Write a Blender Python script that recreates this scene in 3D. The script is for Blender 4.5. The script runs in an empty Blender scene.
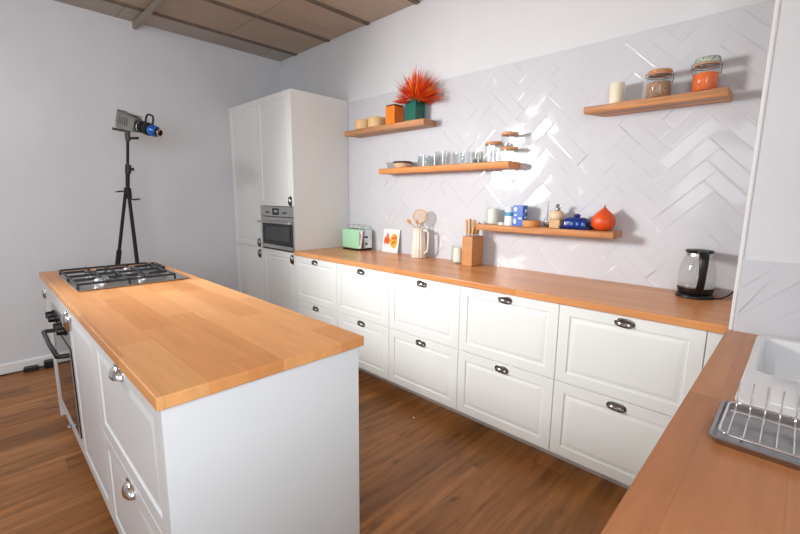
import bpy, bmesh, math, random
from mathutils import Vector, Matrix, Quaternion
random.seed(7)
PI = math.pi
scene = bpy.context.scene
COL = scene.collection

# ------------------------------------------------------------------ materials
def srgb(r, g, b):
    f = lambda c: (c/255)/12.92 if c/255 <= 0.04045 else ((c/255+0.055)/1.055)**2.4
    return (f(r), f(g), f(b), 1.0)

class NT:
    """small node-tree helper"""
    def __init__(self, name):
        self.m = bpy.data.materials.new(name); self.m.use_nodes = True
        self.t = self.m.node_tree; self.n = self.t.nodes; self.l = self.t.links
        self.b = self.n['Principled BSDF']; self.out = self.n['Material Output']
    def add(self, typ, **kw):
        nd = self.n.new(typ)
        for k, v in kw.items(): setattr(nd, k, v)
        return nd
    def link(self, a, b): self.l.new(a, b)
    def put(self, sock, v):
        if hasattr(v, 'is_output'): self.l.new(v, sock)
        else: sock.default_value = v
    def math(self, op, a, b=0.0, c=None):
        nd = self.add('ShaderNodeMath', operation=op)
        self.put(nd.inputs[0], a); self.put(nd.inputs[1], b)
        if c is not None: self.put(nd.inputs[2], c)
        return nd.outputs[0]
    def comb(self, x, y, z):
        nd = self.add('ShaderNodeCombineXYZ')
        self.put(nd.inputs[0], x); self.put(nd.inputs[1], y); self.put(nd.inputs[2], z)
        return nd.outputs[0]
    def coords(self, kind='Object'):
        return self.add('ShaderNodeTexCoord').outputs[kind]
    def noise(self, vec, scale, detail=3, rough=0.55, dist=0.0):
        nd = self.add('ShaderNodeTexNoise')
        self.put(nd.inputs['Vector'], vec)
        nd.inputs['Scale'].default_value = scale; nd.inputs['Detail'].default_value = detail
        nd.inputs['Roughness'].default_value = rough; nd.inputs['Distortion'].default_value = dist
        return nd.outputs['Fac']
    def ramp(self, fac, stops, interp='LINEAR'):
        nd = self.add('ShaderNodeValToRGB'); cr = nd.color_ramp; cr.interpolation = interp
        while len(cr.elements) < len(stops): cr.elements.new(0.5)
        for e, (p, c) in zip(cr.elements, stops): e.position = p; e.color = c
        self.put(nd.inputs[0], fac)
        return nd.outputs['Color']
    def mix(self, fac, a, b, mode='MIX'):
        nd = self.add('ShaderNodeMix', data_type='RGBA', blend_type=mode)
        self.put(nd.inputs[0], fac); self.put(nd.inputs[6], a); self.put(nd.inputs[7], b)
        return nd.outputs[2]
    def bump(self, h, strength, dist):
        nd = self.add('ShaderNodeBump'); nd.inputs['Strength'].default_value = strength
        nd.inputs['Distance'].default_value = dist; self.put(nd.inputs['Height'], h)
        self.link(nd.outputs[0], self.b.inputs['Normal'])
    def set(self, color=None, rough=None, metal=None, spec=None, coat=None):
        for k, v in (('Base Color', color), ('Roughness', rough), ('Metallic', metal), ('Specular IOR Level', spec), ('Coat Weight', coat)):
            if v is not None: self.put(self.b.inputs[k], v)
        return self

M = {}
def simple(name, col, rough=0.5, metal=0.0, spec=0.5, noise=0.03, nscale=9.0, coat=None):
    t = NT(name)
    f = t.noise(t.coords(), nscale, 3)
    c0 = tuple(max(0, c*(1-noise)) for c in col[:3])+(1,); c1 = tuple(min(1, c*(1+noise)) for c in col[:3])+(1,)
    t.set(t.ramp(f, [(0.3, c0), (0.7, c1)]), rough, metal, spec, coat)
    M[name] = t.m
    return t

def thin_glass(name, tint=(0.97, 0.98, 0.98, 1), base=0.06):
    t = NT(name)
    tr = t.add('ShaderNodeBsdfTransparent'); tr.inputs[0].default_value = tint
    gl = t.add('ShaderNodeBsdfGlossy'); gl.inputs['Roughness'].default_value = 0.03
    fr = t.add('ShaderNodeLayerWeight'); fr.inputs[0].default_value = 0.5
    nz = t.noise(t.coords(), 5, 2)
    fac = t.math('ADD', t.math('MULTIPLY', t.math('POWER', fr.outputs['Facing'], 3.0), 0.45), t.math('MULTIPLY', nz, base))
    mx = t.add('ShaderNodeMixShader'); t.put(mx.inputs[0], fac)
    t.link(tr.outputs[0], mx.inputs[1]); t.link(gl.outputs[0], mx.inputs[2])
    t.link(mx.outputs[0], t.out.inputs[0])
    M[name] = t.m

def staves(name, along, width, length, tones, rough=0.38, grain=0.25, gscale=1.0, joint=0.85, knots=0.0, spec=0.4, jw=0.0012, per_object=False):
    """boards laid along one object axis, each with its own tone and grain"""
    t = NT(name)
    sp = t.add('ShaderNodeSeparateXYZ'); t.link(t.coords(), sp.inputs[0])
    X, Y, Z = sp.outputs
    u, v = (X, Y) if along == 'X' else (Y, X)
    row = t.math('FLOOR', t.math('DIVIDE', v, width))
    if per_object: row = t.math('ADD', row, t.math('MULTIPLY', t.add('ShaderNodeObjectInfo').outputs['Random'], 97.0))
    wn = t.add('ShaderNodeTexWhiteNoise', noise_dimensions='1D'); t.put(wn.inputs['W'], t.math('ADD', row, 3.37))
    uu = t.math('DIVIDE', t.math('ADD', u, t.math('MULTIPLY', wn.outputs['Value'], length*3.7)), length)
    colm = t.math('FLOOR', uu)
    w2 = t.add('ShaderNodeTexWhiteNoise', noise_dimensions='2D'); t.put(w2.inputs['Vector'], t.comb(row, colm, 0.0))
    rnd = w2.outputs['Value']
    off = t.math('MULTIPLY', rnd, 37.0)
    gv = t.comb(t.math('ADD', t.math('MULTIPLY', u, 2.2*gscale), off), t.math('MULTIPLY', t.math('ADD', v, off), 38*gscale), t.math('MULTIPLY', Z, 38*gscale))
    g1 = t.noise(gv, 1.0, 5, 0.62, 0.35)
    gv2 = t.comb(t.math('ADD', t.math('MULTIPLY', u, 1.3), off), t.math('MULTIPLY', v, 9.0), Z)
    g2 = t.noise(gv2, 1.6, 3, 0.5, 0.8)
    n = len(tones)
    base = t.ramp(rnd, [(i/(n-1), c) for i, c in enumerate(tones)])
    k = t.math('ADD', t.math('MULTIPLY', t.math('SUBTRACT', g1, 0.5), grain*2.2), t.math('MULTIPLY', t.math('SUBTRACT', g2, 0.5), grain*1.6))
    kk = t.math('ADD', 1.0, k)
    if knots:
        kn = t.noise(t.comb(t.math('ADD', t.math('MULTIPLY', u, 2.4), off), t.math('MULTIPLY', v, 7.0), 0.0), 2.0, 2, 0.5, 0.6)
        mr = t.add('ShaderNodeMapRange'); t.put(mr.inputs[0], kn); mr.inputs[1].default_value = 0.63; mr.inputs[2].default_value = 0.76
        mr.inputs[3].default_value = 1.0; mr.inputs[4].default_value = 1.0-knots
        kk = t.math('MULTIPLY', kk, mr.outputs[0])
    fv = t.math('FRACT', t.math('DIVIDE', v, width)); fu = t.math('FRACT', uu)
    ev = t.math('MULTIPLY', t.math('SUBTRACT', 0.5, t.math('ABSOLUTE', t.math('SUBTRACT', fv, 0.5))), width)
    eu = t.math('MULTIPLY', t.math('SUBTRACT', 0.5, t.math('ABSOLUTE', t.math('SUBTRACT', fu, 0.5))), length)
    e = t.math('LESS_THAN', t.math('MINIMUM', ev, eu), jw)
    kk = t.math('MULTIPLY', kk, t.math('SUBTRACT', 1.0, t.math('MULTIPLY', e, 1.0-joint)))
    mul = t.add('ShaderNodeVectorMath', operation='SCALE'); t.link(base, mul.inputs[0]); t.put(mul.inputs['Scale'], kk)
    t.set(mul.outputs[0], rough, 0.0, spec)
    t.bump(g1, 0.06, 0.004)
    M[name] = t.m
    return t

# paint, wood, tile ...
t = NT('wall_paint'); f = t.noise(t.coords(), 2.0, 4)
t.set(t.ramp(f, [(0.3, srgb(214, 216, 220)), (0.7, srgb(220, 222, 226))]), 0.75, 0, 0.25); t.bump(t.noise(t.coords(), 160, 2), 0.08, 0.002); M['wall_paint'] = t.m
simple('trim_white', srgb(232, 232, 232), 0.45, noise=0.012)
simple('cabinet_white', srgb(234, 236, 234), 0.38, noise=0.012, nscale=3)
simple('panel_white', srgb(220, 223, 225), 0.42, noise=0.012, nscale=3)
simple('carcass_white', srgb(225, 225, 222), 0.5, noise=0.01)
simple('grout', srgb(210, 212, 217), 0.8, noise=0.03, nscale=40)
t = NT('tile_glaze'); f = t.noise(t.coords(), 3.0, 2)
t.set(t.ramp(f, [(0.3, srgb(203, 205, 211)), (0.7, srgb(207, 209, 215))]), 0.07, 0, 0.5)
t.bump(t.noise(t.coords(), 7.0, 2, 0.4), 0.35, 0.005); M['tile_glaze'] = t.m
staves('island_wood', 'X', 0.106, 0.62, [srgb(204, 138, 80), srgb(214, 150, 92), srgb(222, 160, 102), srgb(208, 143, 84), srgb(226, 168, 110)], rough=0.36, grain=0.16, joint=0.9)
staves('counter_wood', 'X', 0.07, 0.9, [srgb(202, 134, 80), srgb(212, 145, 90), srgb(222, 158, 102), srgb(207, 139, 84)], rough=0.3, grain=0.22, joint=0.88)
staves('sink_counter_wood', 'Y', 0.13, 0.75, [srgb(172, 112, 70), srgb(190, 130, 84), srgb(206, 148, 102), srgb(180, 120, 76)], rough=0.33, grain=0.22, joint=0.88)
staves('floor_wood', 'Y', 0.165, 1.25, [srgb(132, 86, 46), srgb(152, 100, 54), srgb(166, 110, 62), srgb(140, 92, 50), srgb(178, 122, 70)], rough=0.42, grain=0.7, gscale=0.7, joint=0.7, knots=0.6, spec=0.35, jw=0.0014)
staves('ceiling_board', 'Y', 0.8, 1.3, [srgb(190, 170, 150), srgb(198, 178, 156), srgb(184, 166, 148), srgb(202, 180, 156)], rough=0.8, grain=0.16, gscale=0.5, joint=0.6, spec=0.2, jw=0.004, per_object=True)
staves('ceiling_edge_board', 'Y', 0.8, 1.3, [srgb(176, 168, 160), srgb(184, 176, 168)], rough=0.8, grain=0.12, gscale=0.5, joint=0.6, spec=0.2, jw=0.004)
simple('ceiling_batten', srgb(118, 104, 92), 0.85, noise=0.15, nscale=14)
simple('conduit_grey', srgb(150, 140, 130), 0.6, noise=0.05)
staves('shelf_wood', 'X', 0.2, 3.0, [srgb(190, 134, 90), srgb(202, 146, 100)], rough=0.45, grain=0.6, gscale=1.0, joint=1.0)
staves('shelf_wood_dark', 'X', 0.2, 3.0, [srgb(170, 120, 82), srgb(182, 130, 90)], rough=0.45, grain=0.42, gscale=1.0, joint=1.0)
staves('shelf_wood_orange', 'X', 0.2, 3.0, [srgb(206, 136, 78), srgb(212, 142, 84)], rough=0.45, grain=0.3, gscale=0.8, joint=1.0)
staves('block_wood', 'X', 0.5, 3.0, [srgb(186, 130, 76), srgb(194, 138, 84)], rough=0.45, grain=0.18, gscale=1.2, joint=1.0)
staves('handle_wood', 'X', 0.5, 3.0, [srgb(196, 148, 92), srgb(206, 160, 104)], rough=0.45, grain=0.2, gscale=1.2, joint=1.0)
staves('lid_wood', 'X', 0.5, 3.0, [srgb(196, 138, 92), srgb(204, 146, 98)], rough=0.5, grain=0.15, gscale=1.2, joint=1.0)
staves('pale_bamboo', 'X', 0.5, 3.0, [srgb(216, 178, 128), srgb(224, 188, 138)], rough=0.5, grain=0.1, joint=1.0)
staves('log_wood', 'X', 0.5, 3.0, [srgb(192, 128, 74), srgb(200, 136, 82)], rough=0.5, grain=0.3, joint=1.0)
simple('steel', (0.62, 0.62, 0.61, 1), 0.28, 1.0, noise=0.05, nscale=30)
simple('tray_steel', (0.36, 0.36, 0.37, 1), 0.3, 1.0, noise=0.1, nscale=20)
simple('chrome', (0.78, 0.78, 0.79, 1), 0.08, 1.0, noise=0.01)
simple('nickel', (0.26, 0.24, 0.235, 1), 0.22, 1.0, noise=0.05)
simple('cast_iron', srgb(34, 37, 44), 0.5, 0.0, noise=0.2, nscale=60)
simple('burner_alloy', (0.6, 0.6, 0.6, 1), 0.35, 1.0)
simple('black_plastic', srgb(18, 18, 20), 0.35, spec=0.4, noise=0.1)
simple('black_satin', srgb(13, 13, 15), 0.45, spec=0.3, noise=0.1)
simple('rubber_black', srgb(16, 16, 17), 0.75, noise=0.1)
simple('oven_glass', srgb(14, 14, 15), 0.05, spec=0.7, noise=0.05)
simple('oven_window', srgb(62, 64, 68), 0.08, spec=0.6, noise=0.05)
simple('display', srgb(12, 14, 18), 0.08, noise=0.05)
simple('digits', srgb(190, 200, 210), 0.4, noise=0.01)
simple('mint', srgb(168, 222, 184), 0.3, noise=0.02)
simple('cream', srgb(232, 224, 212), 0.35, noise=0.02)
simple('wax', srgb(240, 236, 224), 0.55, noise=0.02)
simple('ivory_wax', srgb(236, 226, 200), 0.55, noise=0.02)
simple('orange_tin', srgb(244, 128, 24), 0.35, noise=0.03)
simple('tin_rim', srgb(92, 58, 36), 0.5, noise=0.1)
simple('green_pot', srgb(10, 98, 82), 0.3, noise=0.05)
simple('soil', srgb(48, 34, 24), 0.9, noise=0.3, nscale=60)
simple('pumpkin', srgb(216, 78, 18), 0.42, noise=0.12, nscale=24)
simple('pumpkin_stem', srgb(150, 116, 70), 0.8, noise=0.2)
simple('cobalt', srgb(20, 44, 116), 0.15, noise=0.15, nscale=30)
simple('cobalt_light', srgb(96, 132, 204), 0.2, noise=0.1, nscale=30)
simple('carton_blue', srgb(14, 84, 178), 0.35, noise=0.04)
simple('print_pale', srgb(206, 224, 244), 0.4, noise=0.04)
simple('print_teal', srgb(70, 150, 190), 0.4, noise=0.04)
simple('paper_white', srgb(240, 240, 240), 0.55, noise=0.02)
simple('print_orange', srgb(236, 96, 30), 0.5, noise=0.12, nscale=50)
simple('print_yellow', srgb(226, 176, 44), 0.5, noise=0.2, nscale=60)
simple('print_red', srgb(206, 66, 30), 0.5, noise=0.1, nscale=50)
simple('ceramic_white', srgb(238, 239, 240), 0.15, noise=0.01)
simple('sink_white', srgb(232, 234, 237), 0.22, noise=0.01)
simple('tan_ceramic', srgb(200, 160, 108), 0.5, noise=0.08, nscale=30)
simple('beige_ceramic', srgb(222, 192, 160), 0.45, noise=0.06, nscale=30)
simple('smoke_glass_dark', srgb(60, 62, 68), 0.1, noise=0.1)
simple('head_grey', srgb(128, 128, 122), 0.45, noise=0.06)
simple('head_dark', srgb(70, 70, 68), 0.5, noise=0.06)
simple('blue_anodised', srgb(40, 110, 190), 0.3, 0.3, noise=0.05)
simple('lens', srgb(20, 24, 30), 0.05, spec=0.8, noise=0.05)
simple('copper', (0.75, 0.45, 0.28, 1), 0.3, 1.0)
simple('lid_copper', srgb(206, 150, 104), 0.2, 0.2, noise=0.1)
simple('gasket', srgb(212, 150, 112), 0.5, noise=0.04)
simple('crumb', srgb(226, 220, 208), 0.8, noise=0.1)
simple('bronze_glass', srgb(70, 44, 30), 0.15, noise=0.15)
# lentils in jars
for nm, a, b, sc in (('orange_lentils', srgb(232, 92, 24), srgb(250, 128, 46), 130), ('buckwheat', srgb(142, 100, 72), srgb(198, 160, 126), 110)):
    t = NT(nm); v = t.add('ShaderNodeTexVoronoi'); t.link(t.coords(), v.inputs['Vector']); v.inputs['Scale'].default_value = sc
    t.set(t.mix(v.outputs['Color'], a, b), 0.6); t.bump(v.outputs['Distance'], 0.5, 0.003); M[nm] = t.m
# printed grey glass lid pattern of the swing-top jar
t = NT('lid_glass_grey'); v = t.noise(t.coords(), 60, 2)
t.set(t.ramp(v, [(0.35, srgb(120, 132, 118)), (0.65, srgb(196, 204, 192))]), 0.12); M['lid_glass_grey'] = t.m
# spiky leaves
t = NT('spiky_leaf'); gi = t.add('ShaderNodeNewGeometry')
t.set(t.ramp(gi.outputs['Random Per Island'], [(0.0, srgb(196, 36, 14)), (0.35, srgb(232, 66, 18)), (0.7, srgb(246, 104, 28)), (1.0, srgb(252, 150, 48))]), 0.5); M['spiky_leaf'] = t.m
thin_glass('clear_glass')
thin_glass('kettle_glass', (0.93, 0.93, 0.92, 1), 0.10)
thin_glass('frosted_glass', (0.90, 0.93, 0.93, 1), 0.3)
thin_glass('bowl_glass', (0.93, 0.93, 0.92, 1), 0.16)

# ------------------------------------------------------------------ mesh builder
class MB:
    def __init__(self): self.bm = bmesh.new()
    def box(self, x0, x1, y0, y1, z0, z1, bev=0.0, seg=1, mat=None):
        vs = [self.bm.verts.new((x, y, z)) for x in (x0, x1) for y in (y0, y1) for z in (z0, z1)]
        q = [(0,1,3,2),(4,6,7,5),(0,4,5,1),(2,3,7,6),(0,2,6,4),(1,5,7,3)]
        fs = [self.bm.faces.new([vs[i] for i in f]) for f in q]
        if bev:
            es = list({e for f in fs for e in f.edges})
            bmesh.ops.bevel(self.bm, geom=es, offset=bev, segments=seg, affect='EDGES', profile=0.5)
        return self
    def lathe(self, prof, c=(0,0,0), n=32, flute=0, fa=0.0, sx=1.0, sy=1.0, cap=True):
        rings = []
        for (r, z) in prof:
            if r < 1e-6: rings.append([self.bm.verts.new((c[0], c[1], c[2]+z))])
            else:
                ring = []
                for i in range(n):
                    a = 2*PI*i/n; rr = r*(1+fa*math.cos(flute*a)) if flute else r
                    ring.append(self.bm.verts.new((c[0]+rr*math.cos(a)*sx, c[1]+rr*math.sin(a)*sy, c[2]+z)))
                rings.append(ring)
        for A, B in zip(rings, rings[1:]):
            for i in range(n):
                j = (i+1) % n
                if len(A) == 1 and len(B) == 1: continue
                if len(A) == 1: self.bm.faces.new([A[0], B[j], B[i]])
                elif len(B) == 1: self.bm.faces.new([A[i], A[j], B[0]])
                else: self.bm.faces.new([A[i], A[j], B[j], B[i]])
        if cap:
            for R in (rings[0], rings[-1]):
                if len(R) > 1:
                    try: self.bm.faces.new(R)
                    except ValueError: pass
        return self
    def cyl(self, r, z0, z1, c=(0,0,0), n=24, bev=0.0):
        b = bev
        if b: return self.lathe([(r-b, z0), (r, z0+b), (r, z1-b), (r-b, z1)], c, n)
        return self.lathe([(r, z0), (r, z1)], c, n)
    def tube(self, pts, r, n=8, closed=False):
        pts = [Vector(p) for p in pts]; N = len(pts); rad = r if isinstance(r, (list, tuple)) else [r]*N
        rings = []; up = None
        for i, p in enumerate(pts):
            if closed: d = (pts[(i+1) % N]-pts[i-1])
            else: d = pts[min(i+1, N-1)]-pts[max(i-1, 0)]
            d.normalize()
            if up is None:
                up = Vector((0,0,1)) if abs(d.z) < 0.9 else Vector((1,0,0))
            s = d.cross(up); s.normalize(); up = s.cross(d); up.normalize()
            rings.append([self.bm.verts.new(p+(s*math.cos(2*PI*k/n)+up*math.sin(2*PI*k/n))*rad[i]) for k in range(n)])
        R = range(N if closed else N-1)
        for i in R:
            A, B = rings[i], rings[(i+1) % N]
            for k in range(n):
                self.bm.faces.new([A[k], A[(k+1) % n], B[(k+1) % n], B[k]])
        if not closed:
            self.bm.faces.new(rings[0][::-1]); self.bm.faces.new(rings[-1])
        return self
    def rod(self, a, b, r, n=10): return self.tube([a, b], r, n)
    def loops(self, loops, cap0=True, cap1=True):
        """connect equal-length point loops"""
        rs = [[self.bm.verts.new(p) for p in L] for L in loops]
        for A, B in zip(rs, rs[1:]):
            n = len(A)
            for i in range(n): self.bm.faces.new([A[i], A[(i+1) % n], B[(i+1) % n], B[i]])
        if cap0: self.bm.faces.new(rs[0][::-1])
        if cap1: self.bm.faces.new(rs[-1])
        return self
    def prism(self, poly, axis, a0, a1, bev=0.0):
        def P(p, a): return {'y': (p[0], a, p[1]), 'x': (a, p[0], p[1]), 'z': (p[0], p[1], a)}[axis]
        A = [self.bm.verts.new(P(p, a0)) for p in poly]; B = [self.bm.verts.new(P(p, a1)) for p in poly]
        n = len(poly); fs = [self.bm.faces.new(A), self.bm.faces.new(B[::-1])]
        for i in range(n): fs.append(self.bm.faces.new([A[i], B[i], B[(i+1) % n], A[(i+1) % n]]))
        if bev: bmesh.ops.bevel(self.bm, geom=list({e for f in fs for e in f.edges}), offset=bev, segments=2, affect='EDGES', profile=0.5)
        return self
    def sphere(self, c, rx, ry=None, rz=None, n=24):
        ry = ry or rx; rz = rz or rx; m = n//2
        prof = [(math.sin(PI*i/m), -math.cos(PI*i/m)) for i in range(m+1)]
        prof[0] = (0, -1); prof[-1] = (0, 1)
        return self.lathe([(r*rx, z*rz) for r, z in prof], c, n, sy=ry/rx)
    def xform(self, mat): bmesh.ops.transform(self.bm, matrix=mat, verts=self.bm.verts); return self
    def build(self, name, mat, parent=None, smooth=None, loc=None):
        bmesh.ops.recalc_face_normals(self.bm, faces=self.bm.faces)
        me = bpy.data.meshes.new(name); self.bm.to_mesh(me); self.bm.free()
        o = bpy.data.objects.new(name, me); COL.objects.link(o)
        o.data.materials.append(M[mat])
        if parent: o.parent = parent
        if loc: o.location = loc
        if smooth is not None:
            me.polygons.foreach_set('use_smooth', [True]*len(me.polygons))
            me.set_sharp_from_angle(angle=math.radians(smooth))
        return o

def thing(name, label, cat, loc=(0,0,0), rotz=0.0, group=None):
    o = bpy.data.objects.new(name, None); COL.objects.link(o); o.empty_display_size = 0.1
    o.location = loc; o.rotation_euler = (0, 0, rotz)
    o['label'] = label; o['category'] = cat
    if group: o['group'] = group
    return o
def tag(o, label, cat, group=None):
    o['label'] = label; o['category'] = cat
    if group: o['group'] = group
    return o
def struct(o): o['kind'] = 'structure'; return o
def copy_thing(root, loc, label, group=None):
    r = root.copy(); COL.objects.link(r); r.location = loc; r['label'] = label
    if group: r['group'] = group
    for ch in list(root.children):
        c = ch.copy(); COL.objects.link(c); c.parent = r
        for g in list(ch.children):
            d = g.copy(); COL.objects.link(d); d.parent = c
    return r

# ------------------------------------------------------------------ dimensions
XL, XR, YF, H = -1.2, 3.80, -5.4, 2.92        # room
XP, YP = 3.066, -0.682                        # pier corner
ZT, TH = 0.943, 0.035                         # worktop top, thickness
YW, YFR = -0.637, -0.622                      # worktop edge, door fronts
Z0, ZM, ZTOP = 0.110, 0.507, 0.906            # drawer front heights

# ------------------------------------------------------------------ room shell
struct(MB().box(XL-0.2, XR+0.2, YF-0.2, 0.2, -0.12, 0.0).build('floor', 'floor_wood'))
struct(MB().box(XL-0.15, XL, YF-0.15, 0.15, 0, H).build('wall_left', 'wall_paint'))
wall_back = struct(MB().box(XL, XR+0.15, 0, 0.15, 0, H).build('wall_back', 'wall_paint'))
# right wall: pier in front of the tiled wall, then the wall behind the sink run with a window opening
mb = MB().box(XP, XR+0.15, YP, 0.0, 0, H)
wy0, wy1, wz0, wz1 = -4.7, -2.3, 1.05, 2.5
struct(mb.build('wall_right', 'wall_paint')); mb = MB()
mb.box(XR, XR+0.15, YF-0.15, wy0, 0, H).box(XR, XR+0.15, wy1, YP, 0, H).box(XR, XR+0.15, wy0, wy1, 0, wz0).box(XR, XR+0.15, wy0, wy1, wz1, H)
struct(mb.build('wall_outer', 'wall_paint'))
wall_right = bpy.data.objects['wall_right']
fx0, fx1, fz0, fz1 = 1.65, 2.65, 1.4, 2.5
mb = MB().box(XL, fx0, YF-0.15, YF, 0, H).box(fx1, XR, YF-0.15, YF, 0, H).box(fx0, fx1, YF-0.15, YF, 0, fz0).box(fx0, fx1, YF-0.15, YF, fz1, H)
struct(mb.build('wall_front', 'wall_paint'))
def window(name, mbf): return struct(mbf.build(name, 'trim_white'))
mb = MB()
for (a, b) in ((wy0, wy0+0.06), (wy1-0.06, wy1), ((wy0+wy1)/2-0.03, (wy0+wy1)/2+0.03)): mb.box(XR+0.05, XR+0.11, a, b, wz0, wz1, 0.005)
mb.box(XR+0.05, XR+0.11, wy0, wy1, wz0, wz0+0.06, 0.005).box(XR+0.05, XR+0.11, wy0, wy1, wz1-0.06, wz1, 0.005)
w1 = window('window_1', mb)
struct(MB().box(XR+0.075, XR+0.08, wy0+0.05, wy1-0.05, wz0+0.05, wz1-0.05).build('pane', 'clear_glass', w1))
mb = MB()
for (a, b) in ((fx0, fx0+0.06), (fx1-0.06, fx1), ((fx0+fx1)/2-0.03, (fx0+fx1)/2+0.03)): mb.box(a, b, YF-0.11, YF-0.05, fz0, fz1, 0.005)
mb.box(fx0, fx1, YF-0.11, YF-0.05, fz0, fz0+0.06, 0.005).box(fx0, fx1, YF-0.11, YF-0.05, fz1-0.06, fz1, 0.005)
w2 = window('window_2', mb)
struct(MB().box(fx0+0.05, fx1-0.05, YF-0.08, YF-0.075, fz0+0.05, fz1-0.05).build('pane', 'clear_glass', w2))

# ceiling: boards between dark battens
ceiling = struct(MB().box(XL-0.15, XR+0.15, YF-0.15, 0.15, H+0.012, H+0.12).build('ceiling', 'ceiling_batten'))
edges = [XL] + [XL+0.335+0.578*i for i in range(9)]
edges = [e for e in edges if e < XR] + [XR]
for i, (a, b) in enumerate(zip(edges, edges[1:])):
    mb = MB().box(0.024 if i else 0.0, b-a-0.024, YF, -0.002, H-0.002, H+0.012, 0.002)
    struct(mb.build('ceiling_board', 'ceiling_edge_board' if i == 0 else 'ceiling_board', ceiling, None, (a, 0, 0)))
for e in edges[1:-1]:
    struct(MB().box(e-0.022, e+0.022, YF, -0.002, H-0.012, H+0.012, 0.002).build('ceiling_batten', 'ceiling_batten', ceiling))
tag(MB().box(XL+0.001, XR, -1.437, -1.412, H-0.062, H-0.012, 0.003).build('cable_conduit', 'conduit_grey'), 'grey square conduit running across under the boarded ceiling', 'conduit')
# baseboard
struct(MB().loops([[(XL, YF, 0.001), (XL+0.014, YF, 0.001), (XL+0.014, YF, 0.078), (XL+0.007, YF, 0.09), (XL, YF, 0.09)],
                   [(XL, -0.66, 0.001), (XL+0.014, -0.66, 0.001), (XL+0.014, -0.66, 0.078), (XL+0.007, -0.66, 0.09), (XL, -0.66, 0.09)]]).build('baseboard_left', 'trim_white'))
struct(MB().box(XL+0.02, XR, YF, YF+0.014, 0.001, 0.09, 0.004).build('baseboard_front', 'trim_white'))

# herringbone tile fields, every tile a bevelled slab that leans a hair
def clip(poly, x0, x1, z0, z1):
    for (ax, lim, sgn) in ((0, x0, 1), (0, x1, -1), (1, z0, 1), (1, z1, -1)):
        out = []
        for i, p in enumerate(poly):
            q = poly[(i+1) % len(poly)]
            dp, dq = sgn*(p[ax]-lim), sgn*(q[ax]-lim)
            if dp >= 0: out.append(p)
            if (dp >= 0) != (dq >= 0):
                s = dp/(dp-dq); out.append((p[0]+(q[0]-p[0])*s, p[1]+(q[1]-p[1])*s))
        poly = out
        if len(poly) < 3: return []
    clean = []
    for p in poly:
        if not clean or math.hypot(p[0]-clean[-1][0], p[1]-clean[-1][1]) > 0.002: clean.append(p)
    if len(clean) > 2 and math.hypot(clean[0][0]-clean[-1][0], clean[0][1]-clean[-1][1]) < 0.002: clean.pop()
    area = abs(sum(a[0]*b[1]-b[0]*a[1] for a, b in zip(clean, clean[1:]+clean[:1])))/2 if len(clean) > 2 else 0
    return clean if area > 1e-4 else []
def tile_field(x0, x1, z0, z1, yface, ox, oz, parent, W=0.075, n=4, gap=0.0003, lean=0.014):
    mb = MB(); bm = mb.bm; c = math.sqrt(0.5)
    N = int(4/W)
    def emit(i, j, w, h):
        g = gap/2; R = [(i*W+g, j*W+g), ((i+w)*W-g, j*W+g), ((i+w)*W-g, (j+h)*W-g), (i*W+g, (j+h)*W-g)]
        P = [(ox+(a-b)*c, oz+(a+b)*c) for a, b in R]
        P = clip(P, x0, x1, z0, z1)
        if not P: return
        lw, ls = max(-0.02, min(0.02, random.gauss(0, 0.009))), max(-0.05, min(0.05, random.gauss(0, 0.021)))
        la, lb = ((lw-ls)*c, (lw+ls)*c) if w > h else ((-lw+ls)*c, (lw+ls)*c)
        cx = sum(p[0] for p in P)/len(P); cz = sum(p[1] for p in P)/len(P)
        A = [bm.verts.new((p[0], yface-0.0005, p[1])) for p in P]
        B = [bm.verts.new((p[0], yface-0.0066+la*(p[0]-cx)+lb*(p[1]-cz), p[1])) for p in P]
        k = len(P); fs = []
        top = bm.faces.new(B)
        for q in range(k): bm.faces.new([A[q], A[(q+1) % k], B[(q+1) % k], B[q]])
        area = abs(sum(p[0]*q[1]-q[0]*p[1] for p, q in zip(P, P[1:]+P[:1])))/2
        top.normal_update()
        if top.normal.y > 0: top.normal_flip()
        bmesh.ops.inset_region(bm, faces=[top], thickness=0.0005, depth=0.0001)
        if area > 0.008: bmesh.ops.inset_region(bm, faces=[top], thickness=random.uniform(0.006, 0.011), depth=random.uniform(0.0002, 0.00055))
    for j in range(-N, N):
        for i in range(-N, N):
            if (i-j) % (2*n) == 0: emit(i, j, n, 1)
            if (i-j) % (2*n) == 2*n-1: emit(i, j, 1, n)
    return struct(mb.build('herringbone_tiles', 'tile_glaze', parent))
struct(MB().box(0.002, XP-0.001, -0.0066, 0.0, ZT-0.03, 2.305).build('tile_grout', 'grout', wall_back))
tile_field(0.004, XP-0.002, ZT-0.02, 2.303, -0.002, 1.40, 1.57, wall_back)
struct(MB().box(XP+0.013, XR-0.001, YP-0.0066, YP, ZT-0.03, 1.208).build('tile_grout', 'grout', wall_right))
tile_field(XP+0.013, XR-0.002, ZT-0.02, 1.206, YP-0.002, 3.51, 1.0, wall_right)
# white corner bead on the pier edge
struct(MB().box(XP-0.001, XP+0.012, YP-0.004, YP-0.0001, ZT+0.001, H-0.02, 0.003).build('trim_1', 'trim_white'))

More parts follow.
